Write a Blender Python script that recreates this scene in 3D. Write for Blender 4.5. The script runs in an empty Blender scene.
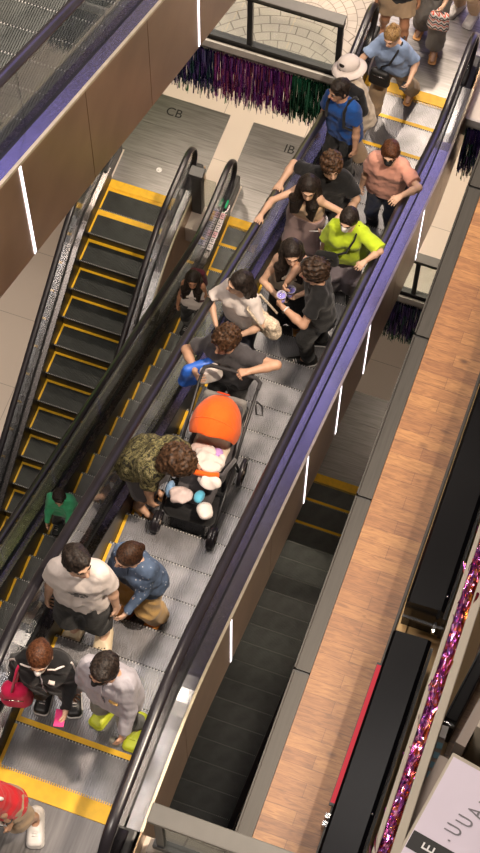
import bpy, math, random
import numpy as np
from mathutils import Vector, Matrix
random.seed(7); RNG = np.random.RandomState(11)
SC = bpy.context.scene
COL = SC.collection
PI = math.pi
T30 = math.tan(PI/6)
H = 4.569                                   # storey height

# ---------------------------------------------------------------- materials
def new_mat(name):
    m = bpy.data.materials.new(name); m.use_nodes = True
    nt = m.node_tree
    return m, nt, nt.nodes['Principled BSDF']
def N(nt, kind, **kw):
    n = nt.nodes.new(kind)
    for k, v in kw.items(): setattr(n, k, v)
    return n
def ramp(nt, fac, stops, interp='LINEAR'):
    r = N(nt, 'ShaderNodeValToRGB'); r.color_ramp.interpolation = interp
    cr = r.color_ramp
    while len(cr.elements) < len(stops): cr.elements.new(0.5)
    for e, (p, c) in zip(cr.elements, stops):
        e.position = p; e.color = (c[0], c[1], c[2], 1)
    nt.links.new(fac, r.inputs['Fac'])
    return r.outputs['Color']
def noise_fac(nt, scale, detail=3, coord='Object', stretch=(1, 1, 1), dist=0.0):
    tc = N(nt, 'ShaderNodeTexCoord'); mp = N(nt, 'ShaderNodeMapping')
    mp.inputs['Scale'].default_value = stretch
    nt.links.new(tc.outputs[coord], mp.inputs['Vector'])
    nz = N(nt, 'ShaderNodeTexNoise'); nz.inputs['Scale'].default_value = scale
    nz.inputs['Detail'].default_value = detail; nz.inputs['Distortion'].default_value = dist
    nt.links.new(mp.outputs['Vector'], nz.inputs['Vector'])
    return nz.outputs['Fac']
def bump(nt, b, fac, strength=0.2, dist=0.01):
    bp = N(nt, 'ShaderNodeBump'); bp.inputs['Strength'].default_value = strength
    bp.inputs['Distance'].default_value = dist
    nt.links.new(fac, bp.inputs['Height']); nt.links.new(bp.outputs['Normal'], b.inputs['Normal'])
def scl(c, k): return tuple(min(1, x*k) for x in c)
MAT = {}
def plain(name, c, rough=0.6, metal=0.0, var=0.12, scale=9, bumps=0.0, stretch=(1, 1, 1), spec=0.5):
    if name in MAT: return MAT[name]
    m, nt, b = new_mat(name)
    f = noise_fac(nt, scale, 4, 'Object', stretch)
    nt.links.new(ramp(nt, f, [(0.3, scl(c, 1-var)), (0.7, scl(c, 1+var))]), b.inputs['Base Color'])
    b.inputs['Roughness'].default_value = rough; b.inputs['Metallic'].default_value = metal
    b.inputs['Specular IOR Level'].default_value = spec
    if bumps: bump(nt, b, f, bumps)
    MAT[name] = m
    return m
def fabric(name, c, rough=0.85, var=0.1):
    if name in MAT: return MAT[name]
    m, nt, b = new_mat(name)
    f = noise_fac(nt, 6, 4)
    nt.links.new(ramp(nt, f, [(0.25, scl(c, 1-var)), (0.75, scl(c, 1+var))]), b.inputs['Base Color'])
    b.inputs['Roughness'].default_value = rough; b.inputs['Specular IOR Level'].default_value = 0.25
    b.inputs['Sheen Weight'].default_value = 0.15
    f2 = noise_fac(nt, 14, 3, 'Object', (1, 1, 0.5), 0.6)
    bump(nt, b, f2, 0.35, 0.03)
    MAT[name] = m
    return m
def hair_mat(name, dark, light, curly=False):
    if name in MAT: return MAT[name]
    m, nt, b = new_mat(name)
    if curly: f = noise_fac(nt, 45, 3)
    else: f = noise_fac(nt, 30, 3, 'Object', (3, 3, 0.5), 0.4)
    nt.links.new(ramp(nt, f, [(0.35, dark), (0.62, light)]), b.inputs['Base Color'])
    b.inputs['Roughness'].default_value = 0.45; b.inputs['Specular IOR Level'].default_value = 0.22
    bump(nt, b, f, 0.5, 0.01)
    MAT[name] = m
    return m
def emit(name, c, s):
    m = bpy.data.materials.new(name); m.use_nodes = True; nt = m.node_tree
    nt.nodes.clear(); e = N(nt, 'ShaderNodeEmission'); o = N(nt, 'ShaderNodeOutputMaterial')
    e.inputs['Color'].default_value = (*c, 1); e.inputs['Strength'].default_value = s
    nt.links.new(e.outputs[0], o.inputs[0]); MAT[name] = m
    return m
def glass_mat(name, tint, ior=1.5, rough=0.02):
    m = bpy.data.materials.new(name); m.use_nodes = True; nt = m.node_tree
    nt.nodes.clear(); o = N(nt, 'ShaderNodeOutputMaterial')
    t = N(nt, 'ShaderNodeBsdfTransparent'); t.inputs['Color'].default_value = (*tint, 1)
    g = N(nt, 'ShaderNodeBsdfGlossy'); g.inputs['Roughness'].default_value = rough
    fr = N(nt, 'ShaderNodeFresnel'); ge = N(nt, 'ShaderNodeNewGeometry')
    mr = N(nt, 'ShaderNodeMapRange'); mr.inputs[3].default_value = ior; mr.inputs[4].default_value = 1/ior
    nt.links.new(ge.outputs['Backfacing'], mr.inputs[0]); nt.links.new(mr.outputs[0], fr.inputs['IOR'])
    mx = N(nt, 'ShaderNodeMixShader')
    nt.links.new(fr.outputs[0], mx.inputs['Fac']); nt.links.new(t.outputs[0], mx.inputs[1])
    nt.links.new(g.outputs[0], mx.inputs[2]); nt.links.new(mx.outputs[0], o.inputs[0])
    MAT[name] = m
    return m

# ---------------------------------------------------------------- mesh helpers
def np_mesh(name, V, F, smooth=True):
    """V (n,3) array, F (m,4) int array of quads"""
    me = bpy.data.meshes.new(name)
    V = np.ascontiguousarray(V, np.float32); F = np.ascontiguousarray(F, np.int32)
    me.vertices.add(len(V)); me.vertices.foreach_set('co', V.ravel())
    k = F.shape[1]
    me.loops.add(F.size); me.loops.foreach_set('vertex_index', F.ravel())
    me.polygons.add(len(F)); me.polygons.foreach_set('loop_start', np.arange(0, F.size, k, dtype=np.int32))
    me.polygons.foreach_set('use_smooth', np.full(len(F), smooth))
    me.update(calc_edges=True)
    return me
class MB:
    """collects simple solids, then links them as one mesh object"""
    def __init__(s): s.v = []; s.f = []
    def add(s, vs, fs):
        o = len(s.v); s.v += [tuple(v) for v in vs]; s.f += [tuple(i+o for i in f) for f in fs]; return s
    def box(s, x0, x1, y0, y1, z0, z1):
        return s.add([(x0,y0,z0),(x1,y0,z0),(x1,y1,z0),(x0,y1,z0),(x0,y0,z1),(x1,y0,z1),(x1,y1,z1),(x0,y1,z1)],
                     [(0,3,2,1),(4,5,6,7),(0,1,5,4),(1,2,6,5),(2,3,7,6),(3,0,4,7)])
    def sweep(s, prof, path, closed=True, caps=True):
        """prof: list of (a,b); path: list of (origin, A, B): point = origin + a*A + b*B"""
        n = len(prof); vs = []
        for o, A, B in path:
            for a, b in prof: vs.append(tuple(o[i]+a*A[i]+b*B[i] for i in range(3)))
        fs = []
        for j in range(len(path)-1):
            for i in range(n if closed else n-1):
                i2 = (i+1) % n
                fs.append((j*n+i, j*n+i2, (j+1)*n+i2, (j+1)*n+i))
        if caps and closed:
            fs.append(tuple(range(n-1, -1, -1))); fs.append(tuple((len(path)-1)*n+i for i in range(n)))
        return s.add(vs, fs)
    def tube(s, pts, r, seg=8, closed=False):
        pts = [Vector(p) for p in pts]; rs = r if isinstance(r, (list, tuple)) else [r]*len(pts)
        path = []; prev = None
        for i, p in enumerate(pts):
            if closed: d = pts[(i+1) % len(pts)]-pts[i-1]
            else: d = pts[min(i+1, len(pts)-1)]-pts[max(i-1, 0)]
            d.normalize()
            if prev is None:
                a = d.orthogonal().normalized()
            else:
                a = prev-d*prev.dot(d)
                a = a.normalized() if a.length > 1e-6 else d.orthogonal().normalized()
            prev = a; path.append((p, a*rs[i], d.cross(a)*rs[i]))
        prof = [(math.cos(2*PI*k/seg), math.sin(2*PI*k/seg)) for k in range(seg)]
        if closed: path.append(path[0])
        return s.sweep(prof, path, True, not closed)
    def lathe(s, prof, c=(0,0,0), seg=20, axis='z'):
        n = len(prof); vs = []; fs = []
        for j in range(seg):
            a = 2*PI*j/seg
            for r, z in prof:
                q = (r*math.cos(a), r*math.sin(a), z)
                if axis == 'x': q = (q[2], q[0], q[1])
                vs.append((c[0]+q[0], c[1]+q[1], c[2]+q[2]))
        for j in range(seg):
            j2 = (j+1) % seg
            for i in range(n-1): fs.append((j*n+i, j2*n+i, j2*n+i+1, j*n+i+1))
        return s.add(vs, fs)
    def build(s, name, mat, parent=None, loc=(0,0,0), smooth=False, bevel=0.0):
        me = bpy.data.meshes.new(name); me.from_pydata(s.v, [], s.f)
        import bmesh
        bm = bmesh.new(); bm.from_mesh(me); bmesh.ops.recalc_face_normals(bm, faces=bm.faces[:])
        if bevel: bmesh.ops.bevel(bm, geom=bm.edges[:], offset=bevel, segments=2, affect='EDGES', profile=0.6)
        bm.to_mesh(me); bm.free()
        if smooth: me.polygons.foreach_set('use_smooth', [True]*len(me.polygons))
        me.materials.append(mat)
        return link(name, me, parent, loc)
def link(name, me, parent=None, loc=(0,0,0)):
    o = bpy.data.objects.new(name, me); COL.objects.link(o)
    o.location = loc
    if parent: o.parent = parent
    return o
def empty(name, loc=(0,0,0), rot=(0,0,0)):
    o = bpy.data.objects.new(name, None); COL.objects.link(o); o.location = loc; o.rotation_euler = rot
    o.empty_display_size = 0.1
    return o
def tag(o, label=None, cat=None, group=None, kind=None):
    for k, v in (('label', label), ('category', cat), ('group', group), ('kind', kind)):
        if v: o[k] = v
    return o
def text_obj(name, body, size, mat, parent, M, extrude=0.0015):
    cu = bpy.data.curves.new(name+'_font', 'FONT'); cu.body = body; cu.size = size; cu.extrude = extrude
    cu.offset = 0.0
    cu.align_x = 'CENTER'; cu.align_y = 'CENTER'
    t = bpy.data.objects.new(name+'_tmp', cu); COL.objects.link(t)
    dg = bpy.context.evaluated_depsgraph_get(); dg.update()
    me = bpy.data.meshes.new_from_object(t.evaluated_get(dg))
    bpy.data.objects.remove(t); bpy.data.curves.remove(cu)
    me.transform(M); me.materials.clear(); me.materials.append(mat)
    return link(name, me, parent)

# ---------------------------------------------------------------- camera
cam = bpy.data.cameras.new('camera'); co = bpy.data.objects.new('camera', cam); COL.objects.link(co)
F_, PITCH, ROLL, YAW = 1936.1, 1.15195, 0.01502, 0.32988
CP = Vector((2.79947, -2.73619, 14.09441))
cam.sensor_fit = 'VERTICAL'; cam.sensor_height = 36.0; cam.lens = F_*36.0/853.0
cam.clip_start = 0.1; cam.clip_end = 200
fw = Vector((-math.sin(YAW)*math.cos(PITCH), math.cos(YAW)*math.cos(PITCH), -math.sin(PITCH)))
up0 = Vector((-math.sin(YAW)*math.sin(PITCH), math.cos(YAW)*math.sin(PITCH), math.cos(PITCH)))
ri0 = fw.cross(up0)
ri = ri0*math.cos(ROLL)+up0*math.sin(ROLL); upv = -ri0*math.sin(ROLL)+up0*math.cos(ROLL)
co.matrix_world = Matrix(((ri.x, upv.x, -fw.x, CP.x), (ri.y, upv.y, -fw.y, CP.y), (ri.z, upv.z, -fw.z, CP.z), (0,0,0,1)))
SC.camera = co

# ---------------------------------------------------------------- base materials
def metal_brushed(name, c, rough, stretch=(1, 0.05, 1), var=0.12):
    m, nt, b = new_mat(name)
    f = noise_fac(nt, 60, 3, 'Object', stretch)
    nt.links.new(ramp(nt, f, [(0.3, scl(c, 1-var)), (0.7, scl(c, 1+var))]), b.inputs['Base Color'])
    r = N(nt, 'ShaderNodeMapRange'); r.inputs[3].default_value = rough*0.8; r.inputs[4].default_value = rough*1.25
    nt.links.new(f, r.inputs[0]); nt.links.new(r.outputs[0], b.inputs['Roughness'])
    b.inputs['Metallic'].default_value = 1.0
    MAT[name] = m; return m
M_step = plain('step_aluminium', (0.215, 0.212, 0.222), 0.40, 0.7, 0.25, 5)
M_stepdark = plain('step_dark', (0.042, 0.046, 0.044), 0.45, 0.6, 0.2, 6)  # dark step paint, deepened for the shade over the left escalator
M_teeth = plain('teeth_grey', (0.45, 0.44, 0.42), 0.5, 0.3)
M_stepmid = plain('step_mid', (0.10, 0.105, 0.10), 0.45, 0.6, 0.2, 6)  # darker copy of the step aluminium, lower-level shade put into its colour
M_riser = plain('riser_black', (0.012, 0.012, 0.013), 0.6)
M_yellow = plain('safety_yellow', (0.80, 0.46, 0.01), 0.5, 0, 0.1, 14)
M_rubber = plain('handrail_rubber', (0.018, 0.016, 0.02), 0.28, 0, 0.2, 4)
M_deck = metal_brushed('deck_steel', (0.50, 0.49, 0.50), 0.24)
M_skirt = metal_brushed('skirt_steel', (0.15, 0.138, 0.135), 0.26)
M_black = plain('black_metal', (0.015, 0.015, 0.016), 0.4)
M_gasket = plain('gasket_black', (0.01, 0.01, 0.011), 0.5)
M_trim = plain('brass_trim', (0.62, 0.55, 0.40), 0.35, 0.6)
M_glass = glass_mat('balustrade_glass', (0.80, 0.82, 0.84), 1.55)
M_glass2 = glass_mat('railing_glass', (0.86, 0.89, 0.87), 1.45)
M_strip = emit('strip_white', (1.0, 0.90, 0.95), 3.0)
M_plate2 = metal_brushed('plate_dark', (0.12, 0.115, 0.115), 0.42, (1, 0.05, 1), 0.25)
M_plate = metal_brushed('plate_steel', (0.27, 0.26, 0.255), 0.38, (0.05, 1, 1), 0.2)
def bronze():
    m, nt, b = new_mat('bronze_cladding')
    f = noise_fac(nt, 1.3, 3, 'Object')
    nt.links.new(ramp(nt, f, [(0.3, (0.30, 0.20, 0.12)), (0.7, (0.44, 0.30, 0.19))]), b.inputs['Base Color'])
    b.inputs['Metallic'].default_value = 0.8; b.inputs['Roughness'].default_value = 0.33
    return m
M_bronze = bronze()
def beige_tile():
    m, nt, b = new_mat('beige_floor_tile')
    tc = N(nt, 'ShaderNodeTexCoord')
    br = N(nt, 'ShaderNodeTexBrick'); br.offset = 0.0
    br.inputs['Scale'].default_value = 1.0; br.inputs['Brick Width'].default_value = 1.2; br.inputs['Row Height'].default_value = 1.2
    br.inputs['Mortar Size'].default_value = 0.004
    br.inputs['Color1'].default_value = (0.74, 0.65, 0.56, 1); br.inputs['Color2'].default_value = (0.71, 0.62, 0.54, 1)
    br.inputs['Mortar'].default_value = (0.35, 0.3, 0.26, 1)
    nt.links.new(tc.outputs['Object'], br.inputs['Vector'])
    nt.links.new(br.outputs['Color'], b.inputs['Base Color']); b.inputs['Roughness'].default_value = 0.3
    return m
M_beige = beige_tile()
def fan_tile(cx, cy):
    m, nt, b = new_mat('fan_floor_tile')
    tc = N(nt, 'ShaderNodeTexCoord'); sp = N(nt, 'ShaderNodeSeparateXYZ')
    nt.links.new(tc.outputs['Object'], sp.inputs[0])
    def mth(op, a, c=None):
        n = N(nt, 'ShaderNodeMath', operation=op)
        for i, v in ((0, a), (1, c)):
            if v is None: continue
            if isinstance(v, (int, float)): n.inputs[i].default_value = v
            else: nt.links.new(v, n.inputs[i])
        return n.outputs[0]
    # repeating scallops: fold the plane into cells, polar coordinates about each cell's corner
    fx = mth('PINGPONG', mth('SUBTRACT', sp.outputs['X'], cx), 1.3)
    fy = mth('MODULO', mth('ADD', mth('SUBTRACT', sp.outputs['Y'], cy), 50.7), 1.3)
    r = mth('SQRT', mth('ADD', mth('MULTIPLY', fx, fx), mth('MULTIPLY', fy, fy)))
    a = mth('MULTIPLY', mth('ARCTAN2', fy, fx), 0.85)
    cb = N(nt, 'ShaderNodeCombineXYZ'); nt.links.new(a, cb.inputs[0]); nt.links.new(r, cb.inputs[1])
    br = N(nt, 'ShaderNodeTexBrick'); br.inputs['Scale'].default_value = 1.0
    br.inputs['Brick Width'].default_value = 0.16; br.inputs['Row Height'].default_value = 0.115
    br.inputs['Mortar Size'].default_value = 0.0055
    br.inputs['Color1'].default_value = (0.46, 0.41, 0.345, 1); br.inputs['Color2'].default_value = (0.41, 0.365, 0.305, 1)
    br.inputs['Mortar'].default_value = (0.20, 0.17, 0.135, 1)
    nt.links.new(cb.outputs[0], br.inputs['Vector'])
    nt.links.new(br.outputs['Color'], b.inputs['Base Color']); b.inputs['Roughness'].default_value = 0.35
    return m
M_fan = fan_tile(-0.9, 11.6)
def wood_floor():
    m, nt, b = new_mat('wood_plank_floor')
    tc = N(nt, 'ShaderNodeTexCoord'); br = N(nt, 'ShaderNodeTexBrick')
    br.inputs['Scale'].default_value = 1.0; br.inputs['Brick Width'].default_value = 1.1; br.inputs['Row Height'].default_value = 0.11
    br.inputs['Mortar Size'].default_value = 0.0018; br.offset = 0.37
    br.inputs['Color1'].default_value = (0.32, 0.155, 0.055, 1); br.inputs['Color2'].default_value = (0.22, 0.094, 0.033, 1)
    br.inputs['Mortar'].default_value = (0.13, 0.052, 0.02, 1)
    nt.links.new(tc.outputs['Object'], br.inputs['Vector'])
    f = noise_fac(nt, 7, 5, 'Object', (1.0, 7, 1), 1.2)
    g = ramp(nt, f, [(0.3, (0.62, 0.55, 0.48)), (0.65, (1.16, 1.14, 1.08))])
    mx = N(nt, 'ShaderNodeMix', data_type='RGBA', blend_type='MULTIPLY'); mx.inputs[0].default_value = 1.0
    nt.links.new(br.outputs['Color'], mx.inputs[6]); nt.links.new(g, mx.inputs[7])
    # dark knots scattered over the planks
    vo = N(nt, 'ShaderNodeTexVoronoi'); vo.inputs['Scale'].default_value = 1.9; vo.inputs['Randomness'].default_value = 1
    mp = N(nt, 'ShaderNodeMapping'); mp.inputs['Scale'].default_value = (1, 1.7, 1)
    nt.links.new(tc.outputs['Object'], mp.inputs[0]); nt.links.new(mp.outputs[0], vo.inputs['Vector'])
    k = ramp(nt, vo.outputs['Distance'], [(0.03, (0.35, 0.28, 0.22)), (0.11, (1, 1, 1))])
    m2 = N(nt, 'ShaderNodeMix', data_type='RGBA', blend_type='MULTIPLY'); m2.inputs[0].default_value = 1.0
    nt.links.new(mx.outputs[2], m2.inputs[6]); nt.links.new(k, m2.inputs[7])
    nt.links.new(m2.outputs[2], b.inputs['Base Color']); b.inputs['Roughness'].default_value = 0.38
    return m
M_wood = wood_floor()

# ---------------------------------------------------------------- escalators
PH, PITCHS, YI = -0.0326, 0.406, 0.8655
RUN = 2*YI + 2*H*math.cos(PI/6)             # horizontal comb to comb
def prof_s(s):
    L = 2*H
    if s < YI: return s, 0.0
    if s < YI+L: return YI+(s-YI)*math.cos(PI/6), -(s-YI)*0.5
    return YI+L*math.cos(PI/6)+s-YI-L, -H
def prof_t(t):
    return 0.0 if t < YI else (-H if t > RUN-YI else -(t-YI)*T30)
def prof_sm(t, w=0.35):
    return sum(prof_t(t+w*(i/6.0)) for i in range(-6, 7))/13.0
TS = [-0.15, 0, 0.2, 0.35, 0.5, 0.62, 0.74, 0.86, 0.98, 1.1, 1.22, 1.4] + \
     [1.4+(RUN-2.8)*i/12 for i in range(1, 12)] + \
     [RUN-1.4, RUN-1.22, RUN-1.1, RUN-.98, RUN-.86, RUN-.74, RUN-.62, RUN-.5, RUN-.35, RUN-.2, RUN, RUN+.15]
def step_mesh(e, mat_r):
    """ribbed tread, nose at origin, tread runs towards -e in y"""
    top, low = 0.0, -0.009
    n = 55; pts = []
    for i in range(n):
        a = i/n; w = 1.0/n
        pts += [(a+.002, low), (a+.002, top), (a+w*.62, top), (a+w*.62+.002, low)]
    pts = [(0, -0.03)]+pts+[(1.0, -0.03)]
    me = MB()
    path = [((0, -e*0.404, 0), (1,0,0), (0,0,1)), ((0, 0.0, 0), (1,0,0), (0,0,1))]
    me.sweep(pts, path)
    me.box(0.004, 0.996, min(-e*0.03, -e*0.003), max(-e*0.03, -e*0.003), -0.235, -0.028)
    return me
def yellow_mesh(e):
    m = MB()
    rr = 0.362 if e > 0 else 0.322
    y0, y1 = sorted((-e*0.404, -e*rr))
    m.box(0.0, 1.0, y0, y1, -0.01, 0.0025)
    for a, b in ((0.0, 0.026), (0.974, 1.0)):
        y0, y1 = sorted((-e*rr, -e*0.020)); m.box(a, b, y0, y1, -0.01, 0.0025)
    return m
HP = [(0.043*math.cos(a), 0.012+0.026*math.sin(a)*(1 if math.sin(a) > 0 else 0.55)) for a in [2*PI*k/14 for k in range(14)]]
def escalator(label, x0, yh, zh, e, step_mat, strips, seams, group=None, plates=(True, True)):
    root = tag(empty('escalator', (x0, yh, zh)), label, 'escalator', group)
    P = lambda x, t, z: (x, e*t, z)
    # steps
    sm = ym = None; k = 1
    while True:
        t, z = prof_s(PH+PITCHS*k)
        if t > RUN+0.1: break
        if sm is None:
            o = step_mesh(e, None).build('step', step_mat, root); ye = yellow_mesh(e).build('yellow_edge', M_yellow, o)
            ns = MB(); y0, y1 = sorted((-e*.007, e*.002)); ns.box(0, 1, y0, y1, -.03, .0012); no = ns.build('nose_shadow', M_gasket, o)  # black strip standing for the shadow line under each step nose
            nt_ = MB()
            for i in range(40): y0, y1 = sorted((-e*.014, -e*.001)); nt_.box(i/40+.006, i/40+.014, y0, y1, -.01, .0025)
            nto = nt_.build('nose_teeth', M_teeth, o)
            sm, ym, nm, tm = o.data, ye.data, no.data, nto.data
        else:
            o = link('step', sm, root); ye = link('yellow_edge', ym, o); link('nose_shadow', nm, o); link('nose_teeth', tm, o)
        o.location = P(0, t, z); k += 1
    # truss soffit (dark body under the steps)
    tr = MB()
    tr.sweep([(-0.17, -0.80), (1.17, -0.80), (1.17, -0.30), (-0.17, -0.30)],
             [(P(0, t, prof_sm(t)), (1,0,0), (0,0,1)) for t in TS])
    tr.build('truss', M_black, root)
    for s in (-1, 1):
        X = lambda u: (-u if s < 0 else 1+u)
        A = (s, 0, 0)
        base = [(P(X(0), t, prof_sm(t)), A, (0,0,1)) for t in TS]
        MB().sweep([(0.004, -0.26), (0.018, -0.26), (0.018, 0.245), (0.004, 0.245)], base).build('skirt_panel', M_black, root, smooth=False)
        MB().sweep([(0.006, 0.262), (0.070, 0.272), (0.070, 0.252), (0.010, 0.242)], base).build('inner_deck', M_skirt, root)
        MB().sweep([(0.070, 0.245), (0.100, 0.245), (0.100, 0.300), (0.070, 0.300)], base).build('glass_gasket', M_gasket, root)
        MB().sweep([(0.100, 0.300), (0.212, 0.306), (0.212, 0.286), (0.100, 0.278)], base).build('outer_deck', M_deck, root)
        MB().sweep([(0.208, 0.330), (0.230, 0.330), (0.230, 0.30), (0.208, 0.30)], base).build('deck_trim', M_trim, root)
        # glass panes, split at the seams, with rounded ends
        cuts = [0.35]+[0.35+(RUN-0.7)*i/7 for i in range(1, 7)]+[RUN-0.35]
        for a, b in zip(cuts[:-1], cuts[1:]):
            ts = [a+.003+(b-a-.006)*i/8 for i in range(9)]
            g = MB(); g.sweep([(0.079, 0.30), (0.091, 0.30), (0.091, 0.985), (0.079, 0.985)], [(P(X(0), t, prof_sm(t)), A, (0,0,1)) for t in ts])
            g.build('glass_panel', M_glass, root)
        for endt, sg, zz in ((0.35, -1, 0.0), (RUN-0.35, 1, -H)):
            ring = [(endt, 0.30)]+[(endt+sg*0.75, 0.30)] + \
                   [(endt+sg*(0.55+0.33*math.cos(q)), 0.65+0.33*math.sin(q)) for q in [(-80+170*i/10)*PI/180 for i in range(11)]]+[(endt, 0.98)]
            g = MB(); n = len(ring)
            vs = [P(X(0.079), t, zz+w) for t, w in ring]+[P(X(0.091), t, zz+w) for t, w in ring]
            fs = [tuple(range(n)), tuple(range(2*n-1, n-1, -1))]+[(i, (i+1) % n, n+(i+1) % n, n+i) for i in range(n)]
            g.add(vs, fs).build('glass_panel', M_glass, root)
        # handrail with newel loops
        path = []
        cx = 0.088
        for i in range(13):                                       # high end loop
            q = (-95+185*i/12)*PI/180
            c = (math.cos(q), math.sin(q))
            path.append((P(X(cx), -0.20-0.34*c[0], 0.65+0.34*c[1]), A, P(0, -c[0], c[1])))
        for t in TS[1:-1]:
            d = (prof_sm(t+.02)-prof_sm(t-.02))/.04; L = math.hypot(1, d)
            path.append((P(X(cx), t, prof_sm(t)+0.99), A, P(0, -d/L, 1/L)))
        for i in range(13):
            q = (90-185*i/12)*PI/180; c = (math.cos(q), math.sin(q))
            path.append((P(X(cx), RUN+0.20+0.34*c[0], -H+0.65+0.34*c[1]), A, P(0, c[0], c[1])))
        MB().sweep(HP, path).build('handrail', M_rubber, root, smooth=True)
        # newel boxes at both ends
        for endt, sg, zz in ((0.0, -1, 0.0), (RUN, 1, -H)):
            y0, y1 = sorted((e*(endt+sg*0.05), e*(endt+sg*0.62)))
            a, b = sorted((X(0.02), X(0.19)))
            MB().box(a, b, y0, y1, zz, zz+0.30).build('newel_base', M_black, root, bevel=0.02)
        # cladding in panels, seams vertical
        ed = [-0.6]+list(seams)+[RUN+0.6]
        for a, b in zip(ed[:-1], ed[1:]):
            ts = [a+.004+(b-a-.008)*i/6 for i in range(7)]
            MB().sweep([(0.212, -0.80), (0.224, -0.80), (0.224, 0.315), (0.212, 0.315)],
                       [(P(X(0), t, prof_sm(t)), A, (0,0,1)) for t in ts]).build('cladding_panel', M_bronze, root)
        for t in strips:
            z = prof_sm(t)
            a, b = sorted((X(0.222), X(0.229))); y0, y1 = sorted((e*(t-0.013), e*(t+0.013)))
            MB().box(a, b, y0, y1, z-0.78, z+0.29).build('strip_light', M_strip, root)
    # comb plates and floor plates
    for endt, sg, zz, on in ((0.0, -1, 0.0, plates[0]), (RUN, 1, -H, plates[1])):
        if not on: continue
        cb = MB()
        y0, y1 = sorted((e*(endt+sg*0.0), e*(endt+sg*0.13)))
        cb.box(0, 1, y0, y1, zz-0.02, zz+0.012)
        for i in range(55):
            a = i/55; t0, t1 = sorted((e*(endt-sg*0.03), e*(endt+sg*0.004)))
            cb.box(a+.012, a+.018, t0, t1, zz-0.008, zz+0.010)
        cb.build('comb_plate', M_yellow, root)
        y0, y1 = sorted((e*(endt+sg*0.131), e*(endt+sg*1.68)))
        fp = MB()
        for i in range(3):
            a, b = y0+(y1-y0)*i/3, y0+(y1-y0)*(i+1)/3
            fp.box(-0.2 if i != (0 if sg*e > 0 else 2) else 0.0, 1.2 if i != (0 if sg*e > 0 else 2) else 1.0, a+.002, b-.002, zz-0.02, zz+0.010)
        fp.build('floor_plate', M_plate2 if (sg < 0 and zh > -1) else M_plate, root)
    return root
SEAM = [1.72+1.0*i for i in range(-1, 8)]
E1 = escalator('brightly lit crowded escalator in the middle, carrying the stroller and most of the people', 0.0, 0.0, 0.0, 1, M_step, [1.72, 3.70, 4.71, 5.68, 7.79], SEAM)
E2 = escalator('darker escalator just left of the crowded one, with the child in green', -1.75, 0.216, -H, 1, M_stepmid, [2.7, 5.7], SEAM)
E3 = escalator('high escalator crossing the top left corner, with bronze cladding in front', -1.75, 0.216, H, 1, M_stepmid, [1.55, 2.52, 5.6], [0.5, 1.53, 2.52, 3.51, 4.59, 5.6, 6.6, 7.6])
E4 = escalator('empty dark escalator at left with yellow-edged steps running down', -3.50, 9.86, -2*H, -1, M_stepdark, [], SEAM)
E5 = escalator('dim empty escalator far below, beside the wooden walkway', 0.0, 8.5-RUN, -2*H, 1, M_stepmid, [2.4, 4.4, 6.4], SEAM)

# ---------------------------------------------------------------- the setting
def struct(name, mb, mat, loc=(0,0,0)):
    o = mb.build(name, mat, None, loc); o['kind'] = 'structure'; return o
def slab(name, x0, x1, y0, y1, z, mat, th=0.35):
    return struct(name, MB().box(x0, x1, y0, y1, z-th, z), mat)
M_slab = plain('slab_edge_white', (0.62, 0.58, 0.54), 0.5)
M_conc = plain('dark_concrete', (0.10, 0.095, 0.09), 0.7)
EDGE = 9.62
slab('floor', -0.24, 9, EDGE, 16, -H-0.012, M_beige)
slab('floor', -9, -0.24, EDGE, 16, -H-0.012, M_fan)
slab('floor', -9, 9, EDGE, 16, -2*H-0.012, M_beige)
slab('floor', -9, 9, -4, 16, -3*H-0.012, M_beige)
slab('floor', -0.2, 1.26, -4, -0.1, -0.012, M_beige)
slab('floor', 1.262, 6, -4, -0.1, -0.012, M_fan)
slab('floor', 1.952, 7, -0.098, 12, -0.012, M_wood, 0.45)
struct('floor', MB().box(-9, 9, -4, -0.1, -H-0.4, -H-0.02), M_conc)
# steel edge of the wooden walkway, in lengths
M_edge = metal_brushed('edge_steel', (0.055, 0.052, 0.048), 0.45, (1, 0.05, 1))
for i in range(8):
    y0 = -0.05+1.5*i
    m = MB(); m.box(1.835, 1.950, y0+.012, y0+1.488, -0.46, 0.002); m.box(1.822, 1.834, y0+.012, y0+1.488, -0.46, 0.03)
    struct('trim_%d' % (i+1), m, M_edge)
for i in range(8):
    y0 = -0.05+1.5*i
    o = struct('trim_%d' % (i+9), MB().box(1.826, 1.945, y0-.011, y0+.011, -0.30, -0.02), M_black)
# white edge strips on the slab fronts
struct('trim_17', MB().box(-9, -0.24, EDGE-0.03, EDGE-0.002, -H-0.10, -H+0.02), M_slab)
struct('trim_18', MB().box(1.24, 9, EDGE-0.03, EDGE-0.002, -H-0.10, -H+0.02), M_slab)
struct('trim_19', MB().box(-.4, 9, EDGE-0.03, EDGE-0.002, -2*H-0.10, -2*H+0.02), M_slab)
# far walls that close the hall
M_wall = plain('hall_wall', (0.30, 0.26, 0.23), 0.7)
struct('wall_far', MB().box(-9, 9, 16, 16.2, -3*H-0.4, 3.0), M_wall)
struct('wall_left', MB().box(-9.2, -9, -4, 16, -3*H-0.4, 3.0), M_wall)
struct('wall_right', MB().box(9, 9.2, -4, 16, -3*H-0.4, 3.0), M_wall)

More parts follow.
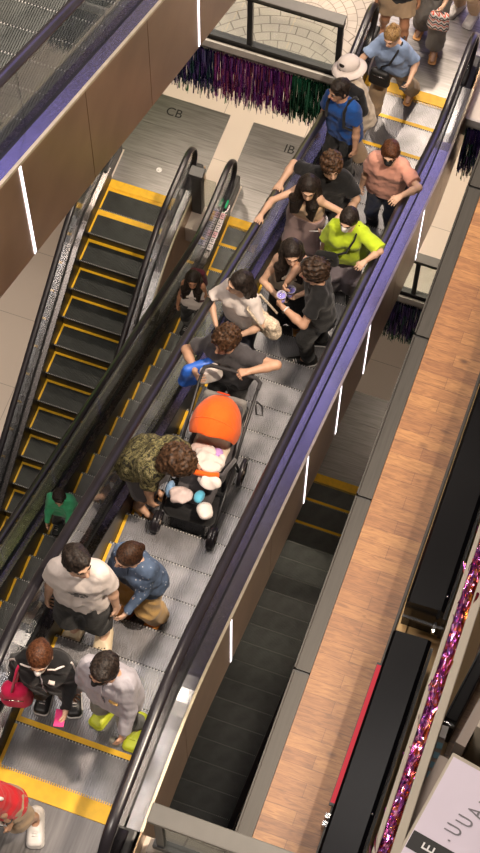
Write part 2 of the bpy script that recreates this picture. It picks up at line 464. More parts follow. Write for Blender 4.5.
# ---------------------------------------------------------------- glass railings
def railing(label, x0, x1, y, z, posts, sgn=1, h=1.05):
    r = tag(empty('glass_railing', (x0, y, z)), label, 'railing')
    L = x1-x0
    MB().box(0, L, -0.07, 0.07, h-0.05, h).build('top_rail', M_railtop, r, bevel=0.008)
    MB().box(0, L, -0.035, 0.035, h-0.12, h-0.052).build('glass_clamp', M_black, r)
    MB().box(0, L, -0.04, 0.04, 0.0, 0.10).build('bottom_rail', M_black, r)
    ps = [p-x0 for p in posts]
    for p in ps: MB().box(p-.03, p+.03, -0.028, 0.028, 0.10, h-0.12).build('post', M_black, r)
    for a, b in zip(ps[:-1], ps[1:]):
        MB().box(a+.034, b-.034, -0.006, 0.006, 0.10, h-0.12).build('glass_pane', M_glass2, r)
    return r
M_railtop = plain('rail_top_paint', (0.085, 0.08, 0.07), 0.45, 0, 0.12, 5)
railing('glass balustrade with dark frame above the purple and green tinsel, left of the escalator top', -4.3, -0.30, EDGE+0.06, -H-0.01, [-4.2, -2.8, -1.40, -0.34])
railing('dark framed balustrade on the middle floor edge, seen through the gap right of the escalator', -0.25, 4.6, EDGE+0.06, -2*H-0.01, [-.2, 1.0, 2.6, 3.9, 4.55])
railing('dark framed balustrade on the upper floor edge to the right of the escalator top', 1.42, 4.6, EDGE+0.06, -H-0.01, [1.46, 2.6, 3.9, 4.55])
railing('wide steel topped glass railing at the bottom edge, joining escalator and wooden walkway', 1.30, 3.0, -0.13, -0.01, [1.36, 1.95, 2.95], h=1.03)

# ---------------------------------------------------------------- tinsel
def tinsel_mat(name, cols, rough=0.22):
    m, nt, b = new_mat(name)
    oi = N(nt, 'ShaderNodeTexCoord')
    wn = N(nt, 'ShaderNodeTexWhiteNoise', noise_dimensions='3D')
    mp = N(nt, 'ShaderNodeVectorMath', operation='SNAP'); mp.inputs[1].default_value = (0.02, 0.02, 0.25)
    nt.links.new(oi.outputs['Object'], mp.inputs[0]); nt.links.new(mp.outputs[0], wn.inputs['Vector'])
    n = len(cols)
    nt.links.new(ramp(nt, wn.outputs['Value'], [(i/n, c) for i, c in enumerate(cols)], 'CONSTANT'), b.inputs['Base Color'])
    b.inputs['Metallic'].default_value = 0.8; b.inputs['Roughness'].default_value = rough
    return m
def fringe(label, x0, x1, y, z, length, mat, dens=480, tips=None):
    vs = []; fs = []
    n = int((x1-x0)*dens)
    for i in range(n):
        x = random.uniform(0, x1-x0); w = random.uniform(.003, .008); yy = random.uniform(-.05, .0)
        L = length*random.uniform(0.72, 1.05); a = random.uniform(-.9, .9); o = len(vs)
        for j in range(5):
            t = j/4; zz = -L*t; a2 = a+t*random.uniform(-1.5, 1.5)
            dx = math.cos(a2)*w; dy = math.sin(a2)*w; sx = math.sin(t*3+a*5)*.012*t
            vs += [(x+sx-dx, yy-dy-.03*t, zz), (x+sx+dx, yy+dy-.03*t, zz)]
        for j in range(4): fs.append((o+2*j, o+2*j+1, o+2*j+3, o+2*j+2))
    me = bpy.data.meshes.new('tinsel_fringe'); me.from_pydata(vs, [], fs); me.materials.append(mat)
    o = link('tinsel_fringe', me, None, (x0, y, z)); tag(o, label, 'tinsel curtain', None, 'stuff')
    return o
T_purple = tinsel_mat('tinsel_purple', [(.34,.04,.40), (.14,.02,.26), (.48,.08,.46), (.07,.01,.12), (.24,.07,.46), (.50,.12,.22)])
T_green = tinsel_mat('tinsel_green', [(.015,.20,.10), (.008,.08,.05), (.04,.32,.18), (.015,.13,.08)])
T_blue = tinsel_mat('tinsel_blue', [(.05,.04,.22), (.02,.02,.10), (.12,.06,.30), (.02,.10,.10)])
T_tip = tinsel_mat('tinsel_tips', [(.75,.72,.70), (.12,.35,.18), (.55,.50,.52), (.2,.1,.3)])
fringe('violet blue tinsel fringe at the left end below the glass railing', -4.2, -1.78, EDGE-0.04, -H-0.11, 0.80, T_blue)
fringe('dark purple tinsel fringe hanging under the glass railing', -1.78, -0.83, EDGE-0.04, -H-0.11, 0.82, T_purple)
fringe('dark green tinsel fringe hanging beside the purple one under the railing', -0.83, -0.25, EDGE-0.04, -H-0.11, 0.82, T_green)
fringe('pale shiny tips below the purple and green tinsel fringe', -3.2, -0.25, EDGE-0.02, -H-0.70, 0.40, T_tip, 60)
fringe('dark tinsel fringe at right edge beside the escalator top', 1.26, 2.6, EDGE-0.04, -H-0.11, 0.85, T_blue)
fringe('pale shiny tips below the dark tinsel at the right edge', 1.26, 2.6, EDGE-0.02, -H-0.75, 0.40, T_tip, 60)
fringe('dark blue tinsel fringe with green tips in the gap right of the escalator', -.2, 3.0, EDGE-0.04, -2*H-0.11, 0.9, T_blue)
fringe('green tips below the dark blue tinsel in the gap', -.2, 3.0, EDGE-0.02, -2*H-0.80, 0.42, T_green, 150)

# letters on the landing plates of the middle floor
M_ink = plain('letter_black', (0.015, 0.015, 0.015), 0.6)
M_white = plain('white_plastic', (0.75, 0.74, 0.74), 0.4)
def floor_text(body, x, y, z, label):
    M = Matrix.Translation((0, 0, 0.002)) @ Matrix.Rotation(0.0, 4, 'Z')
    o = text_obj('floor_lettering', body, 0.19, M_ink, None, M, 0.001); o.location = (x, y, z)
    tag(o, label, 'lettering')
floor_text('IB', -1.33, 11.28, -2*H+0.010, 'black letters IB on the steel plate beside the blue shirt man')
floor_text('CB', -3.06, 11.30, -2*H+0.010, 'black letters CB on the steel plate at the corner under the bronze cladding')
# round lock in the left plate
lk = MB(); lk.lathe([(0.0, 0.004), (0.022, 0.004), (0.022, 0.001), (0.034, 0.001), (0.034, 0.004), (0.04, 0.004), (0.04, 0)], seg=18)
tag(lk.build('floor_lock', M_white, None, (-2.93, 10.35, -2*H+0.010), True), 'small round lock ring in the left landing plate', 'lock')

# notice strips and gate post between the two newels on the middle floor
M_lilac = plain('notice_lilac', (0.40, 0.38, 0.62), 0.5, 0, 0.05)
M_note = plain('notice_white', (0.72, 0.66, 0.66), 0.5, 0, 0.05)
M_pink = plain('notice_pink', (0.72, 0.42, 0.46), 0.5, 0, 0.05)
def notice(label, x, y0, y1, base, mats, n, q=1.0):
    r = tag(empty('notice_strip', (x, (y0+y1)/2, base)), label, 'notice')
    MB().box(-.05*q, .05*q, -(y1-y0)/2, (y1-y0)/2, 0, .012).build('backing', M_black, r)
    for i in range(n):
        a = -(y1-y0)/2+(y1-y0)*i/n; b = a+(y1-y0)/n
        m = MB(); m.box(-.046*q, .046*q, a+.006, b-.006, .012, .015)
        t = m.build('tile', mats[i % len(mats)] if i < n-1 else mats[-1], r)
        k = MB(); c = (a+b)/2
        k.box(-.018, .018, c-.018, c-.010, .015, .017); k.box(-.018, -.010, c-.018, c+.022, .015, .017)
        if i % 2: k.box(-.018, .014, c+.012, c+.020, .015, .017)
        k.build('symbol', M_ink, t)
    return r
notice('strip of lilac pictogram tiles along the dark balustrade, left of the white strip', -1.905, 9.26, 9.87, -2*H+0.312, [M_lilac], 6)
notice('strip of white and pink pictogram tiles along the dark balustrade, right of the lilac strip', -1.790, 9.24, 9.85, -2*H+0.276, [M_note, M_note, M_pink], 6, .62)
g = tag(empty('gate_post', (-2.20, 9.95, -2*H)), 'black post unit with glass between the two escalator newels', 'post')
MB().box(-.07, .07, -.07, .07, 0, .95).build('post', M_black, g, bevel=.01)
MB().box(-.10, .10, -.10, .06, .95, 1.02).build('cap', M_black, g, bevel=.01)
MB().box(.08, .26, -.008, .008, .15, .85).build('glass_pane', M_glass2, g)
o = MB().box(-.012, .012, -.06, .06, 0, .04).build('signal_light', emit('signal_green', (0.03, 0.6, 0.2), .6), None, (-1.79, 9.97, -2*H+0.32), bevel=.01)
tag(o, 'small green signal light on the newel right of the notice strips', 'light')
o = MB().box(-.02, .02, -.03, .03, 0, .02).build('signal_light', emit('signal_red', (0.9, 0.05, 0.03), 2.0), None, (1.10, 8.35, -3*H+1.03), bevel=.005)
tag(o, 'tiny red signal light on the newel of the deepest escalator', 'light')
M_green = plain('green_sign', (0.05, 0.30, 0.10), 0.4)

# ---------------------------------------------------------------- right side: display cases, tinsel trough, sign
M_gloss = plain('black_gloss', (0.003, 0.0028, 0.0035), 0.22, 0, 0.1, 3, spec=0.06)
M_pale = plain('pale_wood', (0.62, 0.40, 0.17), 0.5, 0, 0.1, 8, 0, (1, .15, 1))
M_cream = plain('cream_paint', (0.40, 0.36, 0.29), 0.55, 0, 0.06, 4)
M_chrome = plain('chrome', (0.7, 0.7, 0.7), 0.15, 1.0)
M_taupe = plain('taupe_paint', (0.22, 0.18, 0.155), 0.6, 0, 0.06, 4)
cb = MB().box(0, .075, -3, 7.0, 0, .10).build('wooden_kerb', M_pale, None, (2.455, 1.0, -0.012))
tag(cb, 'long pale wooden kerb along the right side of the walkway', 'kerb')
cb = MB().box(0, .022, -3, 7.0, 0, .13).build('steel_rail_strip', M_edge, None, (2.428, 1.0, -0.012))
tag(cb, 'thin steel strip between the wooden floor and the pale kerb', 'strip')
pl = MB().box(0, .55, -3, 7.0, 0, .05).build('plinth', M_pale, None, (2.535, 1.0, -0.012))
tag(pl, 'pale wooden plinth seen between the two black display cases', 'plinth')
def case(label, x0, y0, y1, led=False):
    r = tag(empty('display_case', (x0, y0, 0.04)), label, 'display case')
    L = y1-y0
    m = MB(); m.sweep([(0.0, 0.10), (0.0, 0.60), (0.02, 0.63), (0.26, 0.66), (0.29, 0.63), (0.29, 0.10)], [((0, y, 0), (1,0,0), (0,0,1)) for y in (0, L)])
    m.build('body', M_gloss, r)
    MB().box(.292, .315, 0, L, .05, .50).build('side_frame', M_black, r)
    for y in (0.05, L*.33, L*.66, L-.05):
        MB().box(.02, .06, y-.02, y+.02, 0, .10).build('foot', M_black, r)
        MB().box(.22, .26, y-.02, y+.02, 0, .10).build('foot', M_black, r)
    MB().box(.0, .32, -.055, -.035, .40, .43).build('end_bar', M_black, r)
    MB().box(.24, .262, -.10, -.02, .39, .44).build('bracket', M_chrome, r)
    for y in (0.12, L*.3, L*.55):
        MB().lathe([(0, .012), (.009, .010), (.011, 0)], (.275, y, .655), 10).build('screw', M_chrome, r, smooth=True)
    return r
case('far black glossy display case with rounded shine on its top', 2.475, 2.02, 6.2)
case('near black display case beside the red light bar', 2.455, -1.2, 1.78)
rb = tag(empty('light_bar', (2.405, 0.55, 0.12)), 'red glowing light bar along the near black display case', 'light bar')
MB().box(0, .045, -0.02, 1.12, 0, .03).build('housing', M_black, rb)
MB().box(.004, .041, 0, 1.10, .03, .036).build('red_diffuser', emit('red_glow', (0.85, 0.07, 0.09), 0.75), rb)
for y in (-0.10, -0.16):
    MB().box(0.0, .05, y-.02, y+.02, -.12, .03).build('bracket', M_chrome, rb)
def rail(label, x, w, y0, y1, h):
    r = tag(empty('cream_rail', (x, y0, 0)), label, 'rail')
    MB().box(0, w, 0, y1-y0, h-.05, h).build('bar', M_cream, r, bevel=.008)
    for y in (0.1, (y1-y0)*.5, y1-y0-.1): MB().box(.005, w-.005, y-.02, y+.02, -0.012, h-.05).build('post', M_taupe, r)
    return r
rail('narrow cream rail left of the shiny garland', 2.805, .035, -1.2, 6.0, 0.95)
rail('wide cream rail right of the shiny garland', 2.925, .065, -1.2, 6.0, 0.95)
tr = MB().box(2.845, 2.92, -1.2, 6.0, -0.012, 0.80).build('garland_trough', M_black); tag(tr, 'black trough that holds the shiny garland between cream rails', 'trough')
# garland: crumpled foil ribbons
def garland(label, x0, x1, y0, y1, z, mat, n):
    vs = []; fs = []
    for i in range(n):
        y = random.uniform(0, y1-y0); x = random.uniform(0, x1-x0); zz = random.uniform(0, .10)
        L = random.uniform(.06, .22); a = random.gauss(0, .12); b = random.gauss(0, .35); w = random.uniform(.004, .012); o = len(vs)
        for j in range(4):
            t = j/3; px = x+math.sin(a)*L*t+.012*math.sin(t*5+i); py = y+L*t; pz = zz+math.sin(b)*L*t*.5
            c = random.uniform(0, PI)
            vs += [(px-math.cos(c)*w, py, pz-math.sin(c)*w), (px+math.cos(c)*w, py, pz+math.sin(c)*w)]
        for j in range(3): fs.append((o+2*j, o+2*j+1, o+2*j+3, o+2*j+2))
    me = bpy.data.meshes.new('foil_garland'); me.from_pydata(vs, [], fs); me.materials.append(mat)
    return tag(link('foil_garland', me, None, (x0, y0, z)), label, 'garland', None, 'stuff')
T_pink = tinsel_mat('foil_pink', [(.85,.20,.55), (.45,.08,.45), (.95,.45,.75), (.30,.05,.25), (.75,.18,.12), (.55,.25,.75)], .18)
T_red = tinsel_mat('foil_red', [(.75,.12,.04), (.45,.06,.05), (.85,.35,.06), (.35,.05,.12)], .2)
garland('pink purple foil garland glittering between the cream rails', 2.845, 2.895, -1.2, 6.0, 0.84, T_pink, 2600)
garland('red orange foil strands lying along the pink garland', 2.88, 2.925, -1.2, 6.0, 0.82, T_red, 1100)
# little stepped blue and white stack, dark glass cabinet, cream cabinet
r = tag(empty('striped_ladder', (3.0, 0.75, 0.0)), 'small blue and white striped piece right of the wide cream rail', 'decoration')
M_teal = plain('teal_blue', (0.10, 0.26, 0.36), 0.5)
MB().box(0, .05, 0, .50, 0, .55).build('body', M_taupe, r)
for i in range(5): MB().box(.004, .046, .03+.075*i, .075+.075*i, .55, .56).build('stripe', M_teal, r)
MB().box(.002, .048, .41, .50, .55, .575).build('white_end', M_white, r)
r = tag(empty('glass_cabinet', (3.005, 1.30, 0.0), (0, 0, -.16)), 'dark glass cabinet at the right edge beyond the cream cabinet', 'cabinet')
MB().box(0, .085, 0, 1.5, 0, .62).build('body', M_gloss, r, bevel=.01)
MB().box(-.008, .0, .02, 1.48, .3, .63).build('frame', M_black, r)
MB().box(.01, .08, -.02, -.002, .5, .56).build('chrome_edge', M_chrome, r)
MB().box(.01, .075, .04, 1.44, .622, .63).build('glass_top', M_gloss, r)
r = tag(empty('cream_cabinet', (3.22, 1.20, 0.0), (0, 0, -0.185)), 'cream painted cabinet behind the white sign at the right edge', 'cabinet')
MB().box(0, .9, 0, 1.3, 0, .98).build('body', M_cream, r, bevel=.01)
MB().box(-.08, -.004, -.12, 1.3, 0, .80).build('taupe_side', M_taupe, r)
MB().box(.0, .9, .60, .62, .981, .986).build('seam', M_taupe, r)
MB().lathe([(0, .004), (.012, .003), (.014, 0)], (.10, .16, .98), 12).build('screw', M_taupe, r, smooth=True)
# sign box
M_signface = plain('sign_face', (0.62, 0.56, 0.66), 0.45, 0, 0.04, 2)
sr = tag(empty('sign_box', (3.12, 0.98, 0.0), (0, 0, -0.185)), 'big white sign box with grey letters and a black bar at lower right', 'sign')
MB().box(0, 1.2, -2.2, 0, 0, .95).build('body', M_cream, sr, bevel=.01)
MB().box(.02, 1.15, -2.15, -.03, .95, .962).build('face', M_signface, sr)
MB().box(-.075, -.004, -2.2, -.02, 0, .80).build('side_panel', M_taupe, sr)
bar = MB().box(.025, .80, -.745, -.615, .962, .966).build('black_bar', M_ink, sr)
def sign_text(body, x, y, sz, mat, par, sx=1.0, z=.9665, rz=PI/2):
    text_obj('letter', body, sz, mat, par, Matrix.Translation((x, y, z)) @ Matrix.Rotation(rz, 4, 'Z') @ Matrix.Diagonal((sx, 1, 1, 1)), .001)
M_grey = plain('sign_grey', (0.16, 0.15, 0.17), 0.6)
for ch, x, y in (('U', .34, -.10), ('U', .38, -.20), ('A', .34, -.30), ('U', .30, -.39), ('U', .26, -.48), ('.', .22, -.56), ('U', .44, -.01)):
    sign_text(ch, x, y, .17, M_grey, sr, .55)
sign_text('E', .17, -.68, .13, M_white, bar, .9)
sign_text('D', .17, -.79, .001, M_white, bar, .9)
# unseen upper walkway slab, added so its edge shades the wooden floor
slab('floor', 3.44, 9, -4, 12, H, M_wood, 0.4)

# ---------------------------------------------------------------- figures: signed-distance bodies meshed by surface nets
def vec(*a): return np.array(a, float)
def unit(v): v = np.asarray(v, float); return v/np.linalg.norm(v)
class Cone:
    def __init__(s, a, b, ra, rb=None, k=0.02, op='u'):
        s.a, s.b, s.ra, s.rb, s.k, s.op = vec(*a), vec(*b), ra, ra if rb is None else rb, k, op
        r = max(s.ra, s.rb); s.lo = np.minimum(s.a, s.b)-r; s.hi = np.maximum(s.a, s.b)+r
    def d(s, X, Y, Z):
        ab = s.b-s.a; L2 = max(ab@ab, 1e-9)
        px, py, pz = X-s.a[0], Y-s.a[1], Z-s.a[2]
        h = np.clip((px*ab[0]+py*ab[1]+pz*ab[2])/L2, 0, 1)
        return np.sqrt((px-h*ab[0])**2+(py-h*ab[1])**2+(pz-h*ab[2])**2)-(s.ra+(s.rb-s.ra)*h)
class Stad:
    """cone swept sideways along axis ax by half widths wa..wb: a flat oval trunk section"""
    def __init__(s, a, b, ax, wa, wb, ra, rb, k=0.04, op='u'):
        s.a, s.b, s.ax = vec(*a), vec(*b), unit(ax); s.wa, s.wb, s.ra, s.rb, s.k, s.op = wa, wb, ra, rb, k, op
        e = np.abs(s.ax)*max(wa, wb)+max(ra, rb)
        s.lo = np.minimum(s.a, s.b)-e; s.hi = np.maximum(s.a, s.b)+e
    def d(s, X, Y, Z):
        ab = s.b-s.a; L2 = max(ab@ab, 1e-9)
        px, py, pz = X-s.a[0], Y-s.a[1], Z-s.a[2]
        h = np.clip((px*ab[0]+py*ab[1]+pz*ab[2])/L2, 0, 1)
        qx, qy, qz = px-h*ab[0], py-h*ab[1], pz-h*ab[2]
        u = qx*s.ax[0]+qy*s.ax[1]+qz*s.ax[2]; w = s.wa+(s.wb-s.wa)*h
        c = np.clip(u, -w, w)
        return np.sqrt(np.maximum(qx*qx+qy*qy+qz*qz-u*u+(u-c)**2, 0))-(s.ra+(s.rb-s.ra)*h)
class Ell:
    def __init__(s, c, r, R=None, k=0.02, op='u'):
        s.c, s.r, s.R, s.k, s.op = vec(*c), vec(*r), np.eye(3) if R is None else R, k, op
        m = max(r); s.lo = s.c-m; s.hi = s.c+m
    def d(s, X, Y, Z):
        px, py, pz = X-s.c[0], Y-s.c[1], Z-s.c[2]; R = s.R
        q = [px*R[0, i]+py*R[1, i]+pz*R[2, i] for i in range(3)]
        k0 = np.sqrt((q[0]/s.r[0])**2+(q[1]/s.r[1])**2+(q[2]/s.r[2])**2)
        k1 = np.sqrt((q[0]/s.r[0]**2)**2+(q[1]/s.r[1]**2)**2+(q[2]/s.r[2]**2)**2)
        return k0*(k0-1)/np.maximum(k1, 1e-6)
class Group:
    """union of primitives cut by half-spaces (point, outward normal)"""
    def __init__(s, prims, planes=(), k=0.02, op='u'):
        s.p, s.planes, s.k, s.op = prims, planes, k, op
        s.lo = np.min([q.lo for q in prims], 0); s.hi = np.max([q.hi for q in prims], 0)
    def d(s, X, Y, Z):
        D = None
        for q in s.p:
            e = q.d(X, Y, Z)
            if D is None: D = e
            elif q.op == 's': D = np.maximum(D, -e)
            else:
                h = np.maximum(q.k-np.abs(D-e), 0)/q.k; D = np.minimum(D, e)-h*h*q.k*0.25
        for c, n in s.planes:
            D = np.maximum(D, (X-c[0])*n[0]+(Y-c[1])*n[1]+(Z-c[2])*n[2])
        return D
def wob(X, Y, Z, freq, seed, n=5):
    r = np.random.RandomState(seed); D = 0
    for i in range(n):
        v = r.normal(size=3); v = v/np.linalg.norm(v)*freq*r.uniform(.7, 1.4); D = D+np.sin(X*v[0]+Y*v[1]+Z*v[2]+r.uniform(0, 6.28))
    return D/n
def mesh_sdf(name, prims, res, noise=None, planes=()):
    add = [q for q in prims if q.op == 'u']
    lo = np.min([q.lo for q in add], 0)-3*res-0.012; hi = np.max([q.hi for q in add], 0)+3*res+0.012
    n = np.ceil((hi-lo)/res).astype(int)+1
    F = np.full(n, 0.5, np.float32)
    ax = [(lo[i]+res*np.arange(n[i])).astype(np.float32) for i in range(3)]
    for q in prims:
        mg = q.k+0.03
        i0 = np.clip(np.floor((q.lo-mg-lo)/res).astype(int), 0, n); i1 = np.clip(np.ceil((q.hi+mg-lo)/res).astype(int)+1, 0, n)
        if (i1 <= i0).any(): continue
        sl = tuple(slice(i0[i], i1[i]) for i in range(3))
        X = ax[0][sl[0]][:, None, None]; Y = ax[1][sl[1]][None, :, None]; Z = ax[2][sl[2]][None, None, :]
        e = q.d(X, Y, Z).astype(np.float32); D = F[sl]
        if q.op == 's':
            h = np.maximum(q.k-np.abs(D+e), 0)/q.k; F[sl] = np.maximum(D, -e)+h*h*q.k*0.25
        else:
            h = np.maximum(q.k-np.abs(D-e), 0)/q.k; F[sl] = np.minimum(D, e)-h*h*q.k*0.25
    if noise is not None or planes:
        m = np.abs(F) < 0.06
        I = np.nonzero(m); X, Y, Z = ax[0][I[0]], ax[1][I[1]], ax[2][I[2]]
        v = F[m]
        if noise is not None: v = v+noise(X, Y, Z)
        F[m] = v
        for c, nn in planes:
            P = (ax[0]-c[0])[:, None, None]*nn[0]+(ax[1]-c[1])[None, :, None]*nn[1]+(ax[2]-c[2])[None, None, :]*nn[2]
            F = np.maximum(F, P.astype(np.float32))
    S = F < 0
    strd = np.array([n[1]*n[2], n[2], 1], np.int64)
    cells = []; pts = []; flips = []
    for a in range(3):
        s0 = [slice(1, -1)]*3; s1 = [slice(1, -1)]*3
        s0[a] = slice(0, -1); s1[a] = slice(1, None)
        A, B = S[tuple(s0)], S[tuple(s1)]
        I = np.array(np.nonzero(A != B)).T
        if not len(I): continue
        off = np.ones(3, int); off[a] = 0; I = I+off
        lin = I@strd
        f0 = F.ravel()[lin]; f1 = F.ravel()[lin+strd[a]]
        t = f0/(f0-f1)
        p = lo+res*I.astype(float); p[:, a] += res*t
        b, c = (a+1) % 3, (a+2) % 3
        cells.append(np.stack([lin, lin-strd[b], lin-strd[b]-strd[c], lin-strd[c]], 1)); pts.append(p)
        flips.append(f0 < 0)
    C = np.concatenate(cells); P = np.concatenate(pts); fl = np.concatenate(flips)
    u, inv = np.unique(C.ravel(), return_inverse=True)
    cnt = np.bincount(inv); rep = np.repeat(P, 4, axis=0)
    V = np.stack([np.bincount(inv, weights=rep[:, i])/cnt for i in range(3)], 1)
    Q = inv.reshape(-1, 4); Q = np.where(fl[:, None], Q, Q[:, ::-1])
    return np_mesh(name, V, Q)
def sdf_obj(name, prims, res, mat, parent, noise=None, planes=()):
    me = mesh_sdf(name, prims, res, noise, planes)
    me.materials.append(mat)
    return link(name, me, parent)
def ik(a, b, l1, l2, hint):
    a, b = np.asarray(a, float), np.asarray(b, float); d = b-a; L = np.linalg.norm(d)
    if L > (l1+l2)*.995: b = a+d/L*(l1+l2)*.995; d = b-a; L = np.linalg.norm(d)
    if L < abs(l1-l2)+.03: L = abs(l1-l2)+.03
    u = unit(d); x = (l1*l1-l2*l2+L*L)/(2*L); h = math.sqrt(max(l1*l1-x*x, 0))
    p = np.asarray(hint, float); p = p-u*(p@u); p = unit(p) if np.linalg.norm(p) > 1e-6 else unit(np.cross(u, [1, 0, .1]))
    return a+u*x+p*h, b
def rotz(a): c, s = math.cos(a), math.sin(a); return np.array([[c, -s, 0], [s, c, 0], [0, 0, 1.]])
def axrot(u, a):
    u = unit(u); K = np.array([[0, -u[2], u[1]], [u[2], 0, -u[0]], [-u[1], u[0], 0]])
    return np.eye(3)+math.sin(a)*K+(1-math.cos(a))*K@K

SKIN = {'light': plain('skin_light', (0.62, 0.39, 0.27), 0.5, 0, 0.06, 6), 'mid': plain('skin_mid', (0.50, 0.29, 0.19), 0.5, 0, 0.06, 6),
        'tan': plain('skin_tan', (0.42, 0.21, 0.12), 0.5, 0, 0.06, 6)}
M_eye = plain('eye_white', (0.8, 0.78, 0.75), 0.3); M_iris = plain('iris', (0.03, 0.015, 0.01), 0.2)
M_lip = plain('lip', (0.42, 0.14, 0.12), 0.45)
HAIR = {'black': hair_mat('hair_black', (0.006, 0.005, 0.005), (0.035, 0.025, 0.02)),
        'brown': hair_mat('hair_brown', (0.012, 0.006, 0.004), (0.06, 0.028, 0.015)),
        'auburn': hair_mat('hair_auburn', (0.035, 0.013, 0.006), (0.12, 0.045, 0.02)),
        'blond': hair_mat('hair_blond', (0.14, 0.075, 0.03), (0.40, 0.25, 0.11)),
        'curl': hair_mat('hair_curl', (0.014, 0.007, 0.004), (0.10, 0.052, 0.028), True),
        'curlblack': hair_mat('hair_curlblack', (0.008, 0.005, 0.004), (0.06, 0.035, 0.022), True)}
WORLD = {}
def person(label, x, y, z, rot=0.0, h=1.70, sex='m', lean=0.03, side=0.0, twist=0.0, head=(0.0, 0.35), skin='light',
           hair=('short', 'black'), top=None, bottom=None, shoes=None, hands=(None, None), hint=(None, None), feet=None,
           mask=None, palm=(None, None), curl=(0.5, 0.5), pelvis=(0, 0, 0), group=None, world_hands=(None, None), collar=None):
    """x, y, z: point between the feet; the figure faces -y turned by rot; hands index 0 = the figure's left (+x)"""
    root = tag(empty('person', (x, y, z), (0, 0, rot)), label, 'person', group)
    R0 = rotz(-rot); s = h/1.72
    loc = lambda w: R0@(np.asarray(w, float)-vec(x, y, z))
    male = sex == 'm'; kid = h < 1.35
    Xr = vec(1, 0, 0)
    C = vec(0, 0.02, .925*s)+vec(*pelvis)
    u = unit([math.sin(side), -math.sin(lean), math.cos(lean)*math.cos(side)])
    fwd = unit(np.cross(u, Xr)); fwd = fwd if fwd[1] < 0 else -fwd
    Rt = axrot(u, twist); Xs = unit(Rt@unit(Xr-u*(Xr@u))); fs = Rt@fwd
    sw = (.152 if male else .136)*s
    ch, sh, nb = C+u*.29*s, C+u*.475*s, C+u*.535*s
    hy, hp = head; hp = hp*.55-.26
    Rh = axrot(u, twist+hy)
    hf0 = Rh@fwd; hx = Rh@unit(Xr-u*(Xr@u))
    Rp = axrot(hx, hp); hf = Rp@hf0
    hu = unit(np.cross(hf, hx))
    hs = s*(1.18 if kid else 1.08)
    Hc = nb+unit(u+hf0*.25)*.05*s+hu*.095*hs+hf*.012
    HL = lambda a, b, c: Hc+(hx*a-hf*b+hu*c)*hs          # head local: +a figure's left, -b forward, +c up
    RH = np.stack([hx, -hf, hu], 1)
    # ---- limbs
    hip = [C+vec(.085*s, 0, -.03*s), C+vec(-.085*s, 0, -.03*s)]
    if feet is None: feet = [(.10, 0.0, 0, .15), (-.10, 0.0, 0, -.15)]
    legs = []
    for i, f in enumerate(feet):
        ank = vec(f[0], f[1]+.03, f[2]+.085*s)
        kn, ank = ik(hip[i], ank, .425*s, .41*s, f[4] if len(f) > 4 else (math.sin(f[3])*.6, -1, .1))
        toe = ank+rotz(f[3])@vec(0, -.165*s, -.052*s); heel = ank+rotz(f[3])@vec(0, .045*s, -.045*s)
        legs.append((hip[i], kn, ank, toe, heel))
    arms = []
    for i in (0, 1):
        sg = 1 if i == 0 else -1
        so = sh+Xs*sg*sw-u*.025*s
        hd = hands[i]
        if world_hands[i] is not None: hd = loc(world_hands[i])
        if hd is None: hd = C+Xs*sg*.25*s+fwd*.06+vec(0, 0, -.09*s)
        hn = hint[i] if hint[i] is not None else (sg*.30, .9, -.3)
        el, wr = ik(so, hd, .285*s, .245*s, hn)
        arms.append((so, el, wr, sg))
    B = []
    rp = .098*s if male else .103*s
    B += [Stad(C-u*.06*s, C+u*.05*s, Xr, .085*s, .08*s, rp, rp*.98), Stad(C+u*.05*s, C+u*.16*s, Xs, .075*s, .065*s, rp*.97, (.09 if male else .08)*s),
          Stad(C+u*.16*s, ch+u*.06*s, Xs, .065*s, (.088 if male else .072)*s, (.09 if male else .08)*s, (.098 if male else .088)*s),
          Stad(ch+u*.06*s, sh, Xs, (.09 if male else .075)*s, .10*s, (.098 if male else .088)*s, .056*s),
          Cone(sh+Xs*sw*.8, nb+u*.0, .044*s, .052*s, .05), Cone(sh-Xs*sw*.8, nb, .044*s, .052*s, .05),
          Cone(nb-u*.04, HL(0, .015, -.06), .056*s if male else .049*s, .05*s if male else .044*s, .03)]
    if not male and not kid:
        for sg in (1, -1): B.append(Ell(ch+u*.035*s+Xs*sg*.075*s+fs*.085*s, (.062*s,)*3, None, .04))
    # head with features
    B += [Ell(HL(0, .012, .03), (.076*hs, .094*hs, .088*hs), RH, .02), Cone(HL(0, -.025, -.02), HL(0, -.052, -.078), .062*hs, .036*hs, .03),
          Cone(HL(.035, .0, -.03), HL(.012, -.05, -.082), .036*hs, .026*hs, .03), Cone(HL(-.035, .0, -.03), HL(-.012, -.05, -.082), .036*hs, .026*hs, .03),
          Cone(HL(0, -.088, .012), HL(0, -.108, -.026), .010*hs, .0155*hs, .012), Ell(HL(0, -.083, .022), (.045*hs, .016*hs, .010*hs), RH, .015),
          Ell(HL(0, -.086, -.055), (.024*hs, .012*hs, .0095*hs), RH, .01)]
    for sg in (1, -1):
        B += [Ell(HL(sg*.079, .012, -.002), (.011*hs, .022*hs, .032*hs), RH, .008), Ell(HL(sg*.033, -.094, .008), (.019*hs, .014*hs, .011*hs), RH, .012, 's')]
    for (so, el, wr, sg) in arms:
        f = 1.0 if male else .86
        B += [Cone(so, el, .046*s*f, .037*s*f, .035), Cone(el, el+(wr-el)*.35, .040*s*f, .041*s*f, .02), Cone(el+(wr-el)*.35, wr, .041*s*f, .027*s*f, .02)]
